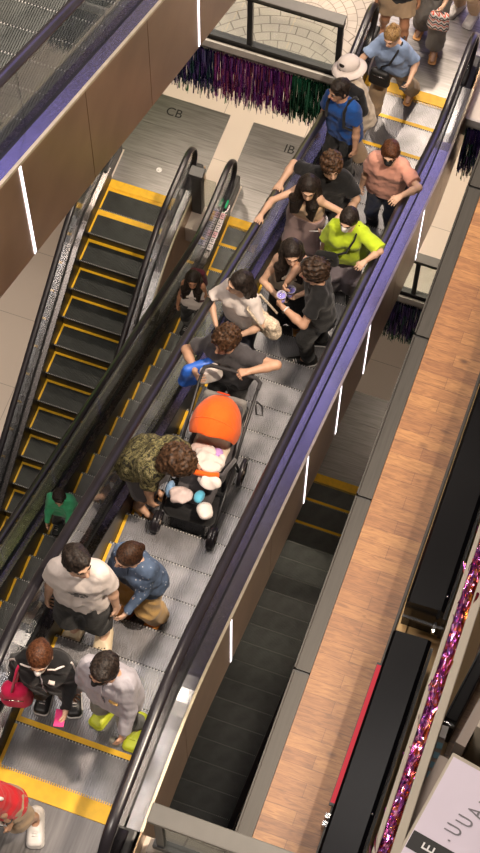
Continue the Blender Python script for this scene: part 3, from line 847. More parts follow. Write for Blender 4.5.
    for (hp_, kn, an, toe, heel) in legs:
        f = 1.0 if male else 1.0
        B += [Cone(hp_, kn, .083*s*f, .055*s*f, .04), Cone(kn, kn+(an-kn)*.3, .054*s, .055*s, .03), Cone(kn+(an-kn)*.3, an, .055*s, .036*s, .03),
              Cone(an, toe, .038*s, .026*s, .02), Cone(an, heel, .036*s, .03*s, .02)]
    # hands: palm, four fingers of two bones each, thumb
    HANDS = []
    for i, (so, el, wr, sg) in enumerate(arms):
        d = unit(wr-el); n = palm[i]
        n = unit(n) if n is not None else unit(vec(-sg, 0, 0)+vec(0, .2, 0))
        if palm[i] is not None:
            d2 = d-n*(d@n)
            if np.linalg.norm(d2) > .2: d = unit(unit(d2)*.75+d*.25)
        n = unit(n-d*(n@d)); l = np.cross(d, n); hk = s*(.95 if male else .86)
        thumbside = l if (l@unit(fwd+vec(0, 0, .3))) > 0 else -l
        if palm[i] is not None and abs(unit(palm[i])[2]) > .6: thumbside = l if (l@(-Xs*sg)) > 0 else -l
        lt = thumbside
        k0 = wr+d*.085*hk
        B += [Stad(wr+d*.012, k0-d*.01, lt, .016*hk, .029*hk, .0165*hk, .0125*hk, .018)]
        cu = curl[i]
        for j, (o, L) in enumerate(((.033, .070), (.011, .079), (-.011, .073), (-.031, .058))):
            b = k0+lt*o*hk-d*.012; Rk = axrot(np.cross(d, n), cu+.08*j); d1 = Rk@d; m = b+(d1+lt*o*3.0)*L*.52*hk
            d2 = axrot(np.cross(d, n), cu*2.1+.1*j)@d; e = m+(d2+lt*o*1.5)*L*.55*hk
            B += [Cone(b, m, .0092*hk, .0086*hk, .006), Cone(m, e, .0086*hk, .0072*hk, .006)]
        tb = wr+d*.028*hk+lt*.020*hk; tm = tb+unit(lt*.85+d*.75+n*.35)*.042*hk; te = tm+unit(lt*.3+d*.9+n*(.3+cu*.5))*.032*hk
        B += [Cone(tb, tm, .0135*hk, .0108*hk, .012), Cone(tm, te, .0105*hk, .0085*hk, .006)]
        HANDS.append((wr+d*.075*hk+n*.03, d, n, lt))
    body = sdf_obj('body', B, .0068, SKIN[skin], root)
    # eyes, brows and lips
    for sg in (1, -1):
        e = MB(); e.lathe([(.0, .0115*hs)]+[(.0115*hs*math.sin(a), .0115*hs*math.cos(a)) for a in [PI*k/8 for k in range(1, 8)]]+[(0, -.0115*hs)], HL(sg*.032, -.077, .008), 12)
        eo = e.build('eye', M_eye, root, smooth=True)
        MB().lathe([(0, .006*hs)]+[(.006*hs*math.sin(a), .006*hs*math.cos(a)) for a in [PI*k/6 for k in range(1, 6)]]+[(0, -.006*hs)], HL(sg*.032, -.085, .008), 10).build('iris', M_iris, eo, smooth=True)
        MB().tube([HL(sg*.014, -.094, .024), HL(sg*.032, -.094, .030), HL(sg*.050, -.080, .026)], .0038*hs, 6).build('eyebrow', HAIR.get(hair[1], HAIR['black']), root, smooth=True)
    if not mask:
        MB().tube([HL(-.021, -.089, -.056), HL(-.008, -.098, -.053), HL(0, -.098, -.055), HL(.008, -.098, -.053), HL(.021, -.089, -.056)], [.003*hs, .0065*hs, .0065*hs, .0065*hs, .003*hs], 8).build('lips', M_lip, root, smooth=True)
    # ---- hair
    st = hair[0]; seed = int(abs(x*131+y*71)*10) % 9973
    G = [Ell(HL(0, .016, .034), (.086*hs, .105*hs, .097*hs), RH, .03)]
    face = Ell(HL(0, -.115, -.035), (.068*hs, .075*hs, .088*hs), RH, .02, 's'); rs = .008; nz = None
    nape = (HL(0, .02, -.055), tuple(-hu))
    if st in ('short', 'crop'):
        for sg in (1, -1): G.append(Ell(HL(sg*.07, .02, -.01), (.018*hs, .045*hs, .05*hs), RH, .02))
        G += [Ell(HL(.02, -.05, .095), (.055*hs, .045*hs, .028*hs), RH, .03), face]
        nz = lambda X, Y, Z: .007*wob(X, Y, Z, 95, seed)+.004*wob(X, Y, Z, 190, seed+1)
    elif st == 'curly':
        G = [Ell(HL(0, .014, .045), (.103*hs, .118*hs, .105*hs), RH, .03), Ell(HL(0, .05, -.02), (.088*hs, .07*hs, .07*hs), RH, .03), face]
        nz = lambda X, Y, Z: .017*wob(X, Y, Z, 120, seed, 4)+.009*wob(X, Y, Z, 210, seed+1)
    elif st == 'bigcurly':
        G = [Ell(HL(0, .02, .04), (.115*hs, .125*hs, .115*hs), RH, .03), Cone(HL(0.03, .04, -.05), HL(.05, -.01, -.20), .10*hs, .085*hs, .04),
             Cone(HL(-.05, .05, -.04), HL(-.07, .02, -.17), .085*hs, .06*hs, .04), face]
        nz = lambda X, Y, Z: .018*wob(X, Y, Z, 105, seed, 4)+.010*wob(X, Y, Z, 200, seed+1)
        nape = (HL(0, 0, -.5), tuple(-hu))
    elif st in ('long', 'longfront'):
        dn = vec(0, 0, -1)
        for sg in (1, -1):
            a = HL(sg*.070, .035, .01); b = nb+Xs*sg*.085*s+fs*(.075 if st == 'longfront' else -.03)+u*(-.02); c = b+dn*.22*s+fs*(.05 if st == 'longfront' else -.03)
            G += [Stad(a, b, unit(fs+Xs*sg*.3), .03*hs, .045*hs, .030*hs, .032*hs, .03), Stad(b, c, unit(fs*.4+Xs*sg), .045*hs, .03*hs, .034*hs, .016*hs, .03),
                  Cone(HL(sg*.05, .06, -.02), nb+Xs*sg*.08*s-fs*.04*s, .05*hs, .05*hs, .04)]
        b = nb-fs*.075*s+u*.0; G += [Cone(HL(0, .06, .0), b, .07*hs, .07*hs, .04), Stad(b, b+dn*.24*s-fs*.04, Xs, .05, .045, .042*hs, .025*hs, .04)]
        G.append(Ell(HL(0, -.118, -.03), (.073*hs, .084*hs, .098*hs), RH, .015, 's')); nape = (HL(0, 0, -1.0), tuple(-hu))
        nz = lambda X, Y, Z: .004*wob(X*2.2, Y*2.2, Z*.3, 110, seed)
    elif st in ('tied', 'ponytail'):
        G += [Ell(HL(0, .108, -.015), (.036*hs, .034*hs, .036*hs), RH, .02)]
        if st == 'ponytail':
            b = HL(0, .13, .0); G += [Cone(HL(0, .12, .03), b, .03*hs, .036*hs, .03), Cone(b, b+vec(0, 0, -.20*s)+(-fs)*.02, .036*hs, .014*hs, .03)]
            nape = (HL(0, 0, -1.0), tuple(-hu))
        for sg in (1, -1): G.append(Ell(HL(sg*.068, .03, -.0), (.018*hs, .05*hs, .04*hs), RH, .02))
        G.append(face); nz = lambda X, Y, Z: .003*wob(X*2, Y*2, Z, 100, seed)
    elif st == 'topknot':
        G += [Ell(HL(0, .05, .13), (.036*hs, .036*hs, .032*hs), RH, .015), face]
        nz = lambda X, Y, Z: .004*wob(X, Y, Z, 120, seed)
    sdf_obj('hair', G, rs, HAIR[hair[1]], root, nz, [nape])
    # ---- face mask
    if mask:
        sh_ = [Cone(HL(0, -.028, -.02), HL(0, -.054, -.076), .067*hs, .041*hs, .02), Ell(HL(0, -.098, -.02), (.022*hs, .026*hs, .03*hs), RH, .03)]
        sdf_obj('face_mask', sh_, .006, mask, root, None, [(HL(0, -.02, -.004), tuple(hu*.97-hf*.2)), (HL(0, -.015, 0), tuple(-hf))])
    # ---- clothes
    if top:
        t = dict(kind='tee', loose=.02, hem=-.06, sleeve=.62, flare=.012, neck=.078); t.update(top); lo_ = t['loose']*.50; t['flare'] *= .8
        def trunk(g):
            return [Stad(C-u*.14*s, C+u*.05*s, Xr, .088*s, .082*s, rp+g+t['flare']*1.6, rp+g+t['flare'], .04),
                    Stad(C+u*.05*s, C+u*.18*s, Xs, .08*s, .08*s, rp*.97+g+t['flare'], rp*.95+g, .04),
                    Stad(C+u*.18*s, ch+u*.07*s, Xs, .078*s, (.09 if male else .076)*s, rp*.95+g, (.099 if male else .09)*s+g, .04),
                    Stad(ch+u*.07*s, sh-u*.005, Xs, (.09 if male else .078)*s, .10*s, (.099 if male else .09)*s+g, .058*s+g*.4, .04)]
        T = trunk(lo_)
        if not male and not kid:
            for sg in (1, -1): T.append(Ell(ch+u*.035*s+Xs*sg*.075*s+fs*.085*s, (.062*s+lo_*.8,)*3, None, .05))
        planes = [(C+u*t['hem']*s, tuple(-u))]
        if t['kind'] in ('tank', 'crop'):
            planes.append((C+u*t.get('topz', .40)*s, tuple(u)))
            if t['kind'] == 'tank':
                for sg in (1, -1): T.append(Cone(C+u*.38*s+Xs*sg*.075*s+fs*.07*s, nb-u*.05+Xs*sg*.075*s-fs*.01, .026, .022, .02))
                planes = planes[:1]
                T += [Ell(nb+fs*.05-u*.02, (.085*s, .10*s, .085*s), None, .01, 's')]
                for sg in (1, -1): T.append(Ell(sh+Xs*sg*(sw+.03), (.085*s,)*3, None, .01, 's'))
            sdf_obj('top', T, .008, t['mat'], root, None, planes)
        else:
            sl = []
            for (so, el, wr, sg) in arms:
                f = 1.0 if male else .9
                if t['kind'] == 'long':
                    sl.append(Group([Cone(so, el, .051*s*f+lo_*.7, .044*s*f+lo_*.6, .04), Cone(el, wr, .044*s*f+lo_*.6, .032*s*f+lo_*.5, .03)], [(wr-unit(wr-el)*.012, unit(wr-el))], .045))
                else:
                    q = so+(el-so)*t['sleeve']
                    sl.append(Group([Cone(so, el, .050*s*f+lo_*.8, .052*s*f+lo_*1.6, .04)], [(q, unit(el-so))], .045))
                T += [Cone(sh+Xs*sg*sw*.8, nb-u*.02, .056*s+lo_*.35, .05*s+lo_*.3, .05)]
            T = T[:4]+T[4:]+sl
            T.append(Cone(nb+u*.012+fs*.022, nb+u*.2+fs*.10, t['neck']*s*.80, t['neck']*s*1.5, .012, 's'))
            nzc = lambda X, Y, Z: .017*(np.abs(wob(X*1.25, Y*1.25, Z*.55, 34, seed, 4))-.42)+.004*wob(X, Y, Z, 75, seed+3)
            so_ = sdf_obj('shirt', T, .0085, t['mat'], root, nzc, planes)
            if t.get('collar'):
                pts = [nb+u*.012+(Xs*math.cos(a)*.074-fs*math.sin(a)*.070)*s+fs*.012-u*.02*(1-math.sin(a)) for a in [(-70+320*k/14)*PI/180 for k in range(15)]]
                MB().tube(pts, .014, 8).build('collar', t['mat'], root, smooth=True)
                MB().tube([nb+fs*.085*s-u*.02, ch+fs*(.118*s+lo_)+u*.05, C+u*.1+fs*(rp+lo_+.012), C+u*(t['hem']+.02)+fs*(rp+lo_+t['flare']*1.2)], .006, 6).build('placket', t['mat'], root, smooth=True)
            if t.get('print'):
                pm = t['print']; c0 = C+u*.24*s+fs*(.098*s+lo_+.010)
                vs = []; fc = []
                r_ = np.random.RandomState(seed)
                for q in range(9):
                    cx_, cz_ = r_.uniform(-.06, .06), r_.uniform(-.05, .05); o = len(vs); m_ = 10
                    for k in range(m_):
                        a = 2*PI*k/m_; rr = r_.uniform(.012, .035); px_, pz_ = cx_+rr*math.cos(a), cz_+rr*.7*math.sin(a)
                        vs.append(tuple(c0+Xs*px_+u*pz_-fs*(px_*px_*1.0)+fs*(.012+.0006*q)))
                    fc.append(tuple(range(o, o+m_)))
                g_ = MB(); g_.add(vs, fc); g_.build('shirt_print', pm, so_)
    if bottom:
        b = dict(kind='pants', loose=.014, cut=.95, waist=.06); b.update(bottom); g = b['loose']
        Lp = [Stad(C-u*.07*s, C+u*.06*s, Xr, .086*s, .082*s, rp+g*.8, rp+g*.6, .04)]
        if b['kind'] == 'skirt':
            kz = b['cut']; m_ = (legs[0][1]+legs[1][1])/2
            Lp.append(Stad(C-u*.05, C+(m_-C)*kz*1.3, Xr, .09*s, .12*s, rp+g, .13*s, .04))
            planes = [(C+u*b['waist']*s, tuple(u)), (C+(m_-C)*kz, unit(m_-C))]
        else:
            for (hp_, kn, an, toe, heel) in legs:
                w = b['kind'] == 'wide'
                if b['kind'] == 'shorts':
                    q = hp_+(kn-hp_)*b['cut']
                    Lp.append(Group([Cone(hp_, kn, .087*s+g, .078*s+g*1.3, .04)], [(q, unit(kn-hp_))], .05))
                else:
                    q = kn+(an-kn)*b['cut']
                    Lp.append(Group([Cone(hp_, kn, .087*s+g, (.075 if w else .059)*s+g, .04), Cone(kn, an+(an-kn)*.1, (.075 if w else .059)*s+g, (.088 if w else .046)*s+g, .03)], [(q, unit(an-kn))], .05))
            planes = [(C+u*b['waist']*s, tuple(u))]
        nzb = lambda X, Y, Z: .014*(np.abs(wob(X, Y, Z*.7, 40, seed+5, 4))-.25)
        sdf_obj({'pants': 'trousers', 'wide': 'trousers', 'shorts': 'shorts', 'skirt': 'skirt'}[b['kind']], Lp, .009, b['mat'], root, nzb, planes)
    if shoes:
        kind, m1, m2 = shoes
        for (hp_, kn, an, toe, heel) in legs:
            d = unit((toe-heel)*vec(1, 1, 0)); zf = min(toe[2], heel[2])
            lat = np.cross([0, 0, 1], d)
            t0 = vec(toe[0], toe[1], an[2]-.085*s+.036); h0 = vec(heel[0], heel[1], an[2]-.085*s+.038)
            q = [Stad(h0, t0+d*.012, lat, .016*s, .026*s, .040*s, .035*s, .02), Cone(h0+vec(0, 0, .02), (an+t0)/2, .04*s, .034*s, .03)]
            if kind == 'clog': q.append(Stad(h0+d*.04, t0+d*.005, lat, .024*s, .036*s, .042*s, .040*s, .02))
            if kind != 'clog': q.append(Cone(an-vec(0, 0, .02), an+vec(0, 0, .012), .045*s, .044*s, .02))
            fl = (vec(0, 0, an[2]-.085*s+.004), (0, 0, -1))
            if kind == 'sandal':
                so = sdf_obj('sandal', [Stad(h0-vec(0, 0, .03), t0-vec(0, 0, .03)+d*.015, lat, .01*s, .016*s, .034*s, .034*s, .01)], .007, m1, root, None, [fl, (vec(0, 0, an[2]-.085*s+.02), (0, 0, 1))])
                c = (h0+t0)/2+d*.03
                MB().tube([c+lat*.048-vec(0, 0, .03), c+lat*.035+vec(0, 0, .026), c+vec(0, 0, .034), c-lat*.035+vec(0, 0, .026), c-lat*.048-vec(0, 0, .03)], .008, 6).build('strap', m2, so, smooth=True)
            else:
                so = sdf_obj('clog' if kind == 'clog' else 'shoe', q, .007, m1, root, None, [fl])
                sdf_obj('sole', [Stad(h0-vec(0, 0, .026), t0-vec(0, 0, .026)+d*.014, lat, .017*s, .028*s, .042*s, .039*s, .01)], .007, m2, so, None, [fl, (vec(0, 0, an[2]-.085*s+.026), (0, 0, 1))])
                if kind == 'clog':
                    hm = MB()
                    for a in (-.022, 0, .022):
                        for b_ in (-.035, -.008, .019):
                            c = t0+d*b_+lat*a; hm.lathe([(0, .0462), (.0066, .0462), (.0066, .030)], tuple(c), 8)
                    hm.build('vent_holes', M_ink, so)
                elif kind == 'sneaker':
                    lc = MB()
                    for b_ in (-.07, -.048, -.026): c = t0+d*b_; lc.tube([c+lat*.022+vec(0, 0, .036+.15*(-b_-.026)), c+vec(0, 0, .043+.15*(-b_-.026)), c-lat*.022+vec(0, 0, .036+.15*(-b_-.026))], .004, 5)
                    lc.build('laces', m2, so, smooth=True)
    # anchors in world space for things held or worn
    Rw = rotz(rot); W = lambda p: Rw@np.asarray(p, float)+vec(x, y, z)
    return dict(root=root, C=W(C), ch=W(ch), sh=W(sh), nb=W(nb), Hc=W(Hc), u=Rw@u, X=Rw@Xs, f=Rw@fs, s=s, rp=rp,
                hand=[W(q[0]) for q in HANDS], hd=[Rw@q[1] for q in HANDS], hn=[Rw@q[2] for q in HANDS], hl=[Rw@q[3] for q in HANDS],
                wr=[W(a[2]) for a in arms], el=[W(a[1]) for a in arms], so=[W(a[0]) for a in arms], hx=Rw@hx, hf=Rw@hf, hu=Rw@hu, hs=hs,
                foot=[W(l[3]) for l in legs])

# ---------------------------------------------------------------- cloth patterns
def camo():
    m, nt, b = new_mat('camo_cloth')
    f = noise_fac(nt, 26, 2, 'Object', (1, 1, 1), .8)
    nt.links.new(ramp(nt, f, [(0, (.02, .018, .01)), (.42, (.10, .085, .03)), (.50, (.24, .21, .09)), (.56, (.05, .05, .02)), (.63, (.30, .25, .13))], 'CONSTANT'), b.inputs['Base Color'])
    b.inputs['Roughness'].default_value = .85; bump(nt, b, noise_fac(nt, 12, 3), .4, .03); return m
def flecked(name, base, fleck, scale=30, th=.10):
    m, nt, b = new_mat(name); tc = N(nt, 'ShaderNodeTexCoord'); vo = N(nt, 'ShaderNodeTexVoronoi'); vo.inputs['Scale'].default_value = scale
    mp = N(nt, 'ShaderNodeMapping'); mp.inputs['Scale'].default_value = (1, 1, .6); mp.inputs['Rotation'].default_value = (.3, .5, .2)
    nt.links.new(tc.outputs['Object'], mp.inputs[0]); nt.links.new(mp.outputs[0], vo.inputs['Vector'])
    nt.links.new(ramp(nt, vo.outputs['Distance'], [(0, fleck), (th, fleck), (th+.08, base), (1, scl(base, .75))]), b.inputs['Base Color'])
    b.inputs['Roughness'].default_value = .85; bump(nt, b, noise_fac(nt, 12, 3), .4, .03); return m
def zigzag():
    m, nt, b = new_mat('zigzag_cloth'); tc = N(nt, 'ShaderNodeTexCoord'); sp = N(nt, 'ShaderNodeSeparateXYZ'); nt.links.new(tc.outputs['Object'], sp.inputs[0])
    def mth(op, a, c):
        n = N(nt, 'ShaderNodeMath', operation=op)
        for i, v in ((0, a), (1, c)):
            if isinstance(v, (int, float)): n.inputs[i].default_value = v
            else: nt.links.new(v, n.inputs[i])
        return n.outputs[0]
    hx = mth('ADD', sp.outputs['X'], sp.outputs['Y'])
    z = mth('ADD', sp.outputs['Z'], mth('PINGPONG', hx, .035)); r = mth('MODULO', mth('ADD', z, 10.0), .085); r = mth('DIVIDE', r, .085)
    nt.links.new(ramp(nt, r, [(0, (.75, .70, .66)), (.35, (.65, .10, .06)), (.55, (.75, .70, .66)), (.75, (.03, .03, .05))], 'CONSTANT'), b.inputs['Base Color'])
    b.inputs['Roughness'].default_value = .8; return m
FB = fabric
K_black = FB('cloth_black', (.012, .012, .013)); K_dark = FB('cloth_charcoal', (.065, .060, .064)); K_white = FB('cloth_white', (.74, .66, .62), .85, .05)
K_grey = FB('cloth_light_grey', (.40, .38, .42)); K_red = FB('cloth_red', (.55, .012, .02)); K_khaki = FB('cloth_khaki', (.42, .30, .19))
K_blue = FB('cloth_royal_blue', (.012, .075, .30)); K_pink = FB('cloth_salmon_pink', (.74, .36, .27)); K_lime = FB('cloth_lime', (.50, .66, .03))
K_beige = FB('cloth_beige', (.60, .42, .27)); K_mauve = FB('cloth_mauve', (.36, .25, .24)); K_jean = FB('cloth_dark_jean', (.018, .025, .055))
K_sky = FB('cloth_sky_blue', (.22, .30, .47)); K_green = FB('cloth_green', (.05, .36, .17)); K_tan = FB('cloth_mustard_tan', (.55, .34, .12))
K_cream = FB('cloth_cream', (.68, .58, .47)); K_greyp = FB('cloth_grey', (.20, .19, .18)); K_sage = FB('cloth_grey_green', (.20, .20, .17)); K_lilac = FB('cloth_lilac_grey', (.34, .29, .33))
K_camo = camo(); K_denim = flecked('denim_flecked', (.085, .13, .22), (.50, .52, .58), 32, .12); K_zig = zigzag()
L_white = plain('shoe_white', (.65, .62, .6), .5); L_black = plain('shoe_black', (.015, .015, .016), .5); L_cream = plain('clog_cream', (.72, .60, .42), .45)
L_neon = plain('shoe_neon', (.55, .62, .04), .5); L_tan = plain('shoe_tan', (.55, .28, .10), .5); L_orange = plain('shoe_orange', (.70, .26, .05), .5)
P_white = plain('mask_white', (.75, .72, .70), .8); P_black = plain('mask_black', (.015, .015, .016), .8); P_print = plain('print_grey', (.16, .15, .15), .8, 0, .6, 30)
def stepz(k): return prof_s(PH+PITCHS*k)[1]
PI2 = PI/2

# ---------------------------------------------------------------- stroller, tilted on the steps
M_orange = FB('canopy_orange', (.85, .13, .012)); 
ST = (.51, 2.86, -1.14); TILT = -.44
sr = tag(empty('stroller', ST, (TILT, 0, .04)), 'baby stroller with bright orange canopy riding on the escalator', 'stroller')
RS = np.array((Matrix.Rotation(.04, 3, 'Z') @ Matrix.Rotation(TILT, 3, 'X')))
SW = lambda p: RS@np.asarray(p, float)+np.array(ST)
fr = MB()
for sg in (1, -1):
    x = .24*sg
    fr.tube([(x, .42, .13), (x, .10, .52), (x*.98, -.40, .12)], .013, 8); fr.tube([(x, -.05, .36), (x, .25, .70), (x*1.02, .50, .93), (x*1.02, .60, .96)], .013, 8)
fr.tube([(-.24, .42, .13), (.24, .42, .13)], .012, 8); fr.tube([(-.235, -.12, .34), (.235, -.12, .34)], .011, 8)
fr.build('frame', M_black, sr, smooth=True)
MB().tube([(-.245, .56, .955), (-.245, .64, .965), (-.20, .68, .968), (0, .69, .97), (.20, .68, .968), (.245, .64, .965), (.245, .56, .955)], .017, 10).build('handlebar', plain('foam_black', (.03, .028, .03), .8), sr, smooth=True)
def wheel(x, y, r_):
    w = MB(); w.lathe([(r_*.72, -.016), (r_*.96, -.018), (r_, -.008), (r_, .008), (r_*.96, .018), (r_*.72, .016), (r_*.72, -.016)], seg=22, axis='x')
    o = w.build('wheel', M_rubber, sr, (x, y, r_), True)
    h = MB(); h.lathe([(0, -.02), (.02, -.02), (.02, .02), (0, .02)], seg=12, axis='x')
    for k in range(5):
        a = 2*PI*k/5; h.tube([(0, .015*math.cos(a), .015*math.sin(a)), (0, r_*.75*math.cos(a), r_*.75*math.sin(a))], .007, 6)
    h.build('hub', M_taupe, o, smooth=True)
for sg in (1, -1):
    wheel(.265*sg, .42, .13); wheel(.225*sg, -.40, .095); wheel(.255*sg, -.40, .095)
sdf_obj('seat', [Stad((0, -.02, .42), (0, .26, .46), (1, 0, 0), .15, .15, .05, .05), Stad((0, .26, .46), (0, .40, .82), (1, 0, 0), .15, .14, .05, .04),
                 Stad((0, -.02, .42), (0, -.22, .28), (1, 0, 0), .14, .12, .04, .035)], .009, K_dark, sr)
sdf_obj('seat_liner', [Stad((0, .0, .46), (0, .24, .50), (1, 0, 0), .12, .12, .035, .035), Stad((0, .24, .50), (0, .34, .76), (1, 0, 0), .12, .11, .035, .03)], .009, K_cream, sr)
nzc = lambda X, Y, Z: .003*wob(X, Y, Z, 40, 5)
cn = sdf_obj('canopy', [Ell((0, .24, .70), (.215, .27, .29), None, .02), Ell((0, .16, .62), (.19, .26, .24), None, .02, 's')], .008, M_orange, sr, nzc, [((0, .02, .70), tuple(unit((0, -1, -.35)))), ((0, 0, .66), (0, 0, -1)), ((0, .50, 0), (0, 1, 0))])
for b, e in ((.05, .25), (.24, .285)):
    MB().tube([(.213*math.cos(a), .24+(.03 if b > .2 else -.14)*math.sin(a)-.02, .68+(.30 if b > .2 else .255)*math.sin(a)) for a in [PI*k/14 for k in range(15)]], .006, 6).build('canopy_rib', M_orange, cn, smooth=True)
MB().tube([(.05*math.cos(a), .36+.022*math.sin(a), .982-.02*math.sin(a)) for a in [2*PI*k/14 for k in range(14)]], .008, 6, True).build('canopy_emblem', FB('emblem_red', (.55, .05, .01)), cn, smooth=True)
MB().tube([(-.235, .08, .56), (-.20, -.18, .60), (0, -.25, .61), (.20, -.18, .60), (.235, .08, .56)], .019, 10).build('bumper_bar', K_dark, sr, smooth=True)
MB().tube([(-.205, -.165, .605), (-.10, -.235, .615), (0, -.25, .615), (.10, -.235, .613), (.17, -.20, .607)], .024, 10).build('bumper_sleeve', M_orange, sr, smooth=True)
sdf_obj('basket', [Stad((0, -.30, .20), (0, .28, .22), (1, 0, 0), .15, .15, .075, .085), Stad((0, -.30, .34), (0, .28, .36), (1, 0, 0), .135, .135, .09, .09, .02, 's')], .009, K_black, sr)
sdf_obj('back_pocket', [Stad((0, .46, .55), (0, .50, .82), (1, 0, 0), .16, .16, .035, .03)], .009, K_greyp, sr, nzc)
MB().tube([(.26, .52, .86), (.31, .55, .80), (.33, .53, .72), (.28, .50, .74), (.26, .52, .82)], .008, 6).build('hook', M_black, sr, smooth=True)
# ---------------------------------------------------------------- people, from the bottom of the crowded escalator upwards
red = person('person in red shirt and khaki shorts stepping off at the bottom left corner', .26, -.42, .012, .15, 1.72, 'm', .16, -.30, 0, (.0, .3), 'mid', ('short', 'black'),
    dict(mat=K_red, loose=.028, hem=-.12), dict(kind='shorts', mat=K_khaki, cut=.85, loose=.03), ('sneaker', L_white, L_white),
    world_hands=((.42, -.50, .82), None), feet=[(.19, .10, 0, .2), (-.06, .22, 0, -.1)])
jac = person('woman in black jacket and white mask with reddish brown hair, beside the man in grey', .27, .56, 0.003, .25, 1.62, 'f', .10, 0, 0, (.0, .45), 'light', ('tied', 'auburn'),
    dict(kind='long', mat=K_black, loose=.038, hem=-.13, flare=.02, collar=True), dict(mat=K_dark), ('sneaker', L_black, L_white), mask=P_white,
    hands=((.16, -.26, .93), (-.24, -.10, .86)), feet=[(.10, .11, 0, .15), (-.10, .11, 0, -.15)])
gry = person('man in light grey jacket with black mask and yellow green shoes', .75, .585, 0.003, -.12, 1.72, 'm', .06, 0, 0, (-.15, .5), 'mid', ('short', 'black'),
    dict(kind='long', mat=K_grey, loose=.036, hem=-.10, flare=.015, collar=True), dict(mat=K_sage), ('sneaker', L_neon, L_neon), mask=P_black,
    hands=((.20, -.22, .88), (-.26, -.08, .86)), feet=[(.12, .05, 0, .15), (-.13, .09, 0, -.2)])
wht = person('man in white printed T-shirt, black shorts and cream clogs', .215, 1.30, stepz(4)+.003, .10, 1.76, 'm', .02, 0, .1, (.75, .40), 'light', ('short', 'black'),
    dict(mat=K_white, loose=.034, hem=-.11, sleeve=.75, flare=.02), dict(kind='shorts', mat=K_black, cut=.88, loose=.035), ('clog', L_cream, L_cream),
    hands=((.27, -.02, .80), (-.26, -.06, .86)), feet=[(.11, -.02, 0, .12), (-.11, -.02, 0, -.25)])
den = person('woman in blue flecked denim shirt and tan trousers looking down', .52, 1.66, stepz(5)+.003, -.30, 1.60, 'f', .14, 0, 0, (-.3, .50), 'light', ('tied', 'brown'),
    dict(kind='long', mat=K_denim, loose=.030, hem=-.08, flare=.02, collar=True), dict(mat=K_tan, kind='wide', loose=.026), ('sneaker', L_orange, L_orange),
    hands=((.10, -.30, .88), (-.16, -.24, .86)))
cam_ = person('person in camouflage shirt with big curly brown hair bending over the stroller', .09, 2.78, stepz(8)+.003, 1.25, 1.66, 'm', .62, 0, 0, (.1, .75), 'mid', ('bigcurly', 'curl'),
    dict(mat=K_camo, loose=.036, hem=-.10, sleeve=.8, flare=.02), dict(kind='shorts', mat=K_dark, cut=.9, loose=.03), ('sandal', L_tan, L_black),
    world_hands=((.47, 2.95, -.42), (.24, 2.50, -.62)), feet=[(.09, 0, 0, .1), (-.10, -.02, 0, -.1)])
pus = person('curly haired man in dark grey T-shirt pushing the orange stroller', .35, 4.12, stepz(12)+.003, -.10, 1.74, 'm', .10, 0, 0, (-.25, .45), 'mid', ('curly', 'curl'),
    dict(mat=K_dark, loose=.026, hem=-.10), dict(mat=K_black), ('sneaker', L_black, L_white),
    world_hands=(SW((.12, .70, 1.0)), (.13, 3.86, -.72)), palm=((0, -.3, -1), None), curl=(.9, .6), hint=((.45, .9, -.2), (-.35, .9, .1)))
bgw = person('long haired woman in white T-shirt with cream bag, behind the stroller pusher', .19, 4.90, stepz(14)+.003, -.35, 1.62, 'f', .08, 0, 0, (-.45, .25), 'light', ('long', 'black'),
    dict(mat=K_white, loose=.026, hem=-.06, sleeve=.8), dict(mat=K_jean), ('sneaker', L_white, L_white),
    hands=((.16, -.26, 1.02), (-.06, -.30, 1.05)), hint=((.8, .5, -.3), (-.9, .2, -.2)))
cpw = person('long haired woman in cream camisole and black trousers holding an iced cup', .43, 5.56, stepz(16)+.003, .25, 1.62, 'f', .05, 0, 0, (.15, .5), 'light', ('longfront', 'black'),
    dict(kind='tank', mat=K_cream, loose=.012, hem=-.02), dict(kind='wide', mat=K_black, loose=.025), ('sneaker', L_tan, L_white),
    hands=((.10, -.31, 1.22), (-.08, -.28, 1.06)), hint=((.9, .3, -.4), (-.9, .3, -.4)), curl=(1.0, .8))
cpm = person('dark curly haired man in black T-shirt and trousers facing left with an iced cup', .80, 5.27, stepz(15)+.003, -1.15, 1.74, 'm', .10, 0, 0, (.05, .4), 'mid', ('curly', 'curlblack'),
    dict(mat=K_black, loose=.028, hem=-.10), dict(mat=K_black, loose=.02), ('sneaker', L_black, L_white),
    hands=((.12, -.34, 1.20), (-.14, -.28, 1.20)), hint=((.9, .2, -.4), (-.9, .3, -.3)), curl=(1.0, .9), feet=[(.10, -.10, 0, .1), (-.10, .06, 0, -.2)])
lim = person('woman in lime green T-shirt with white mask, hand on the right handrail', .76, 6.30, stepz(18)+.003, .15, 1.62, 'f', .08, 0, 0, (-.25, .35), 'light', ('tied', 'black'),
    dict(mat=K_lime, loose=.042, hem=-.08, sleeve=.95, flare=.028), dict(kind='wide', mat=K_lilac, loose=.02), ('sneaker', L_black, L_white), mask=P_white,
    world_hands=((1.03, 5.98, -1.865), None), palm=((0, 0, -1), None), curl=(.25, .5))
crp = person('long haired woman in beige crop top and mauve trousers, arm stretched to left handrail', .24, 6.63, stepz(19)+.003, -.10, 1.64, 'f', .10, .05, 0, (.35, .35), 'light', ('longfront', 'black'),
    dict(kind='crop', mat=K_beige, loose=.012, hem=.16, topz=.40), dict(kind='wide', mat=K_mauve, loose=.022, waist=.08), ('sandal', L_tan, L_tan),
    world_hands=((.53, 6.40, -2.25), (-.075, 6.19, -1.985)), palm=(None, (0, 0, -1)), curl=(1.0, .22), hint=((.9, .3, -.3), (-.7, .6, -.3)))
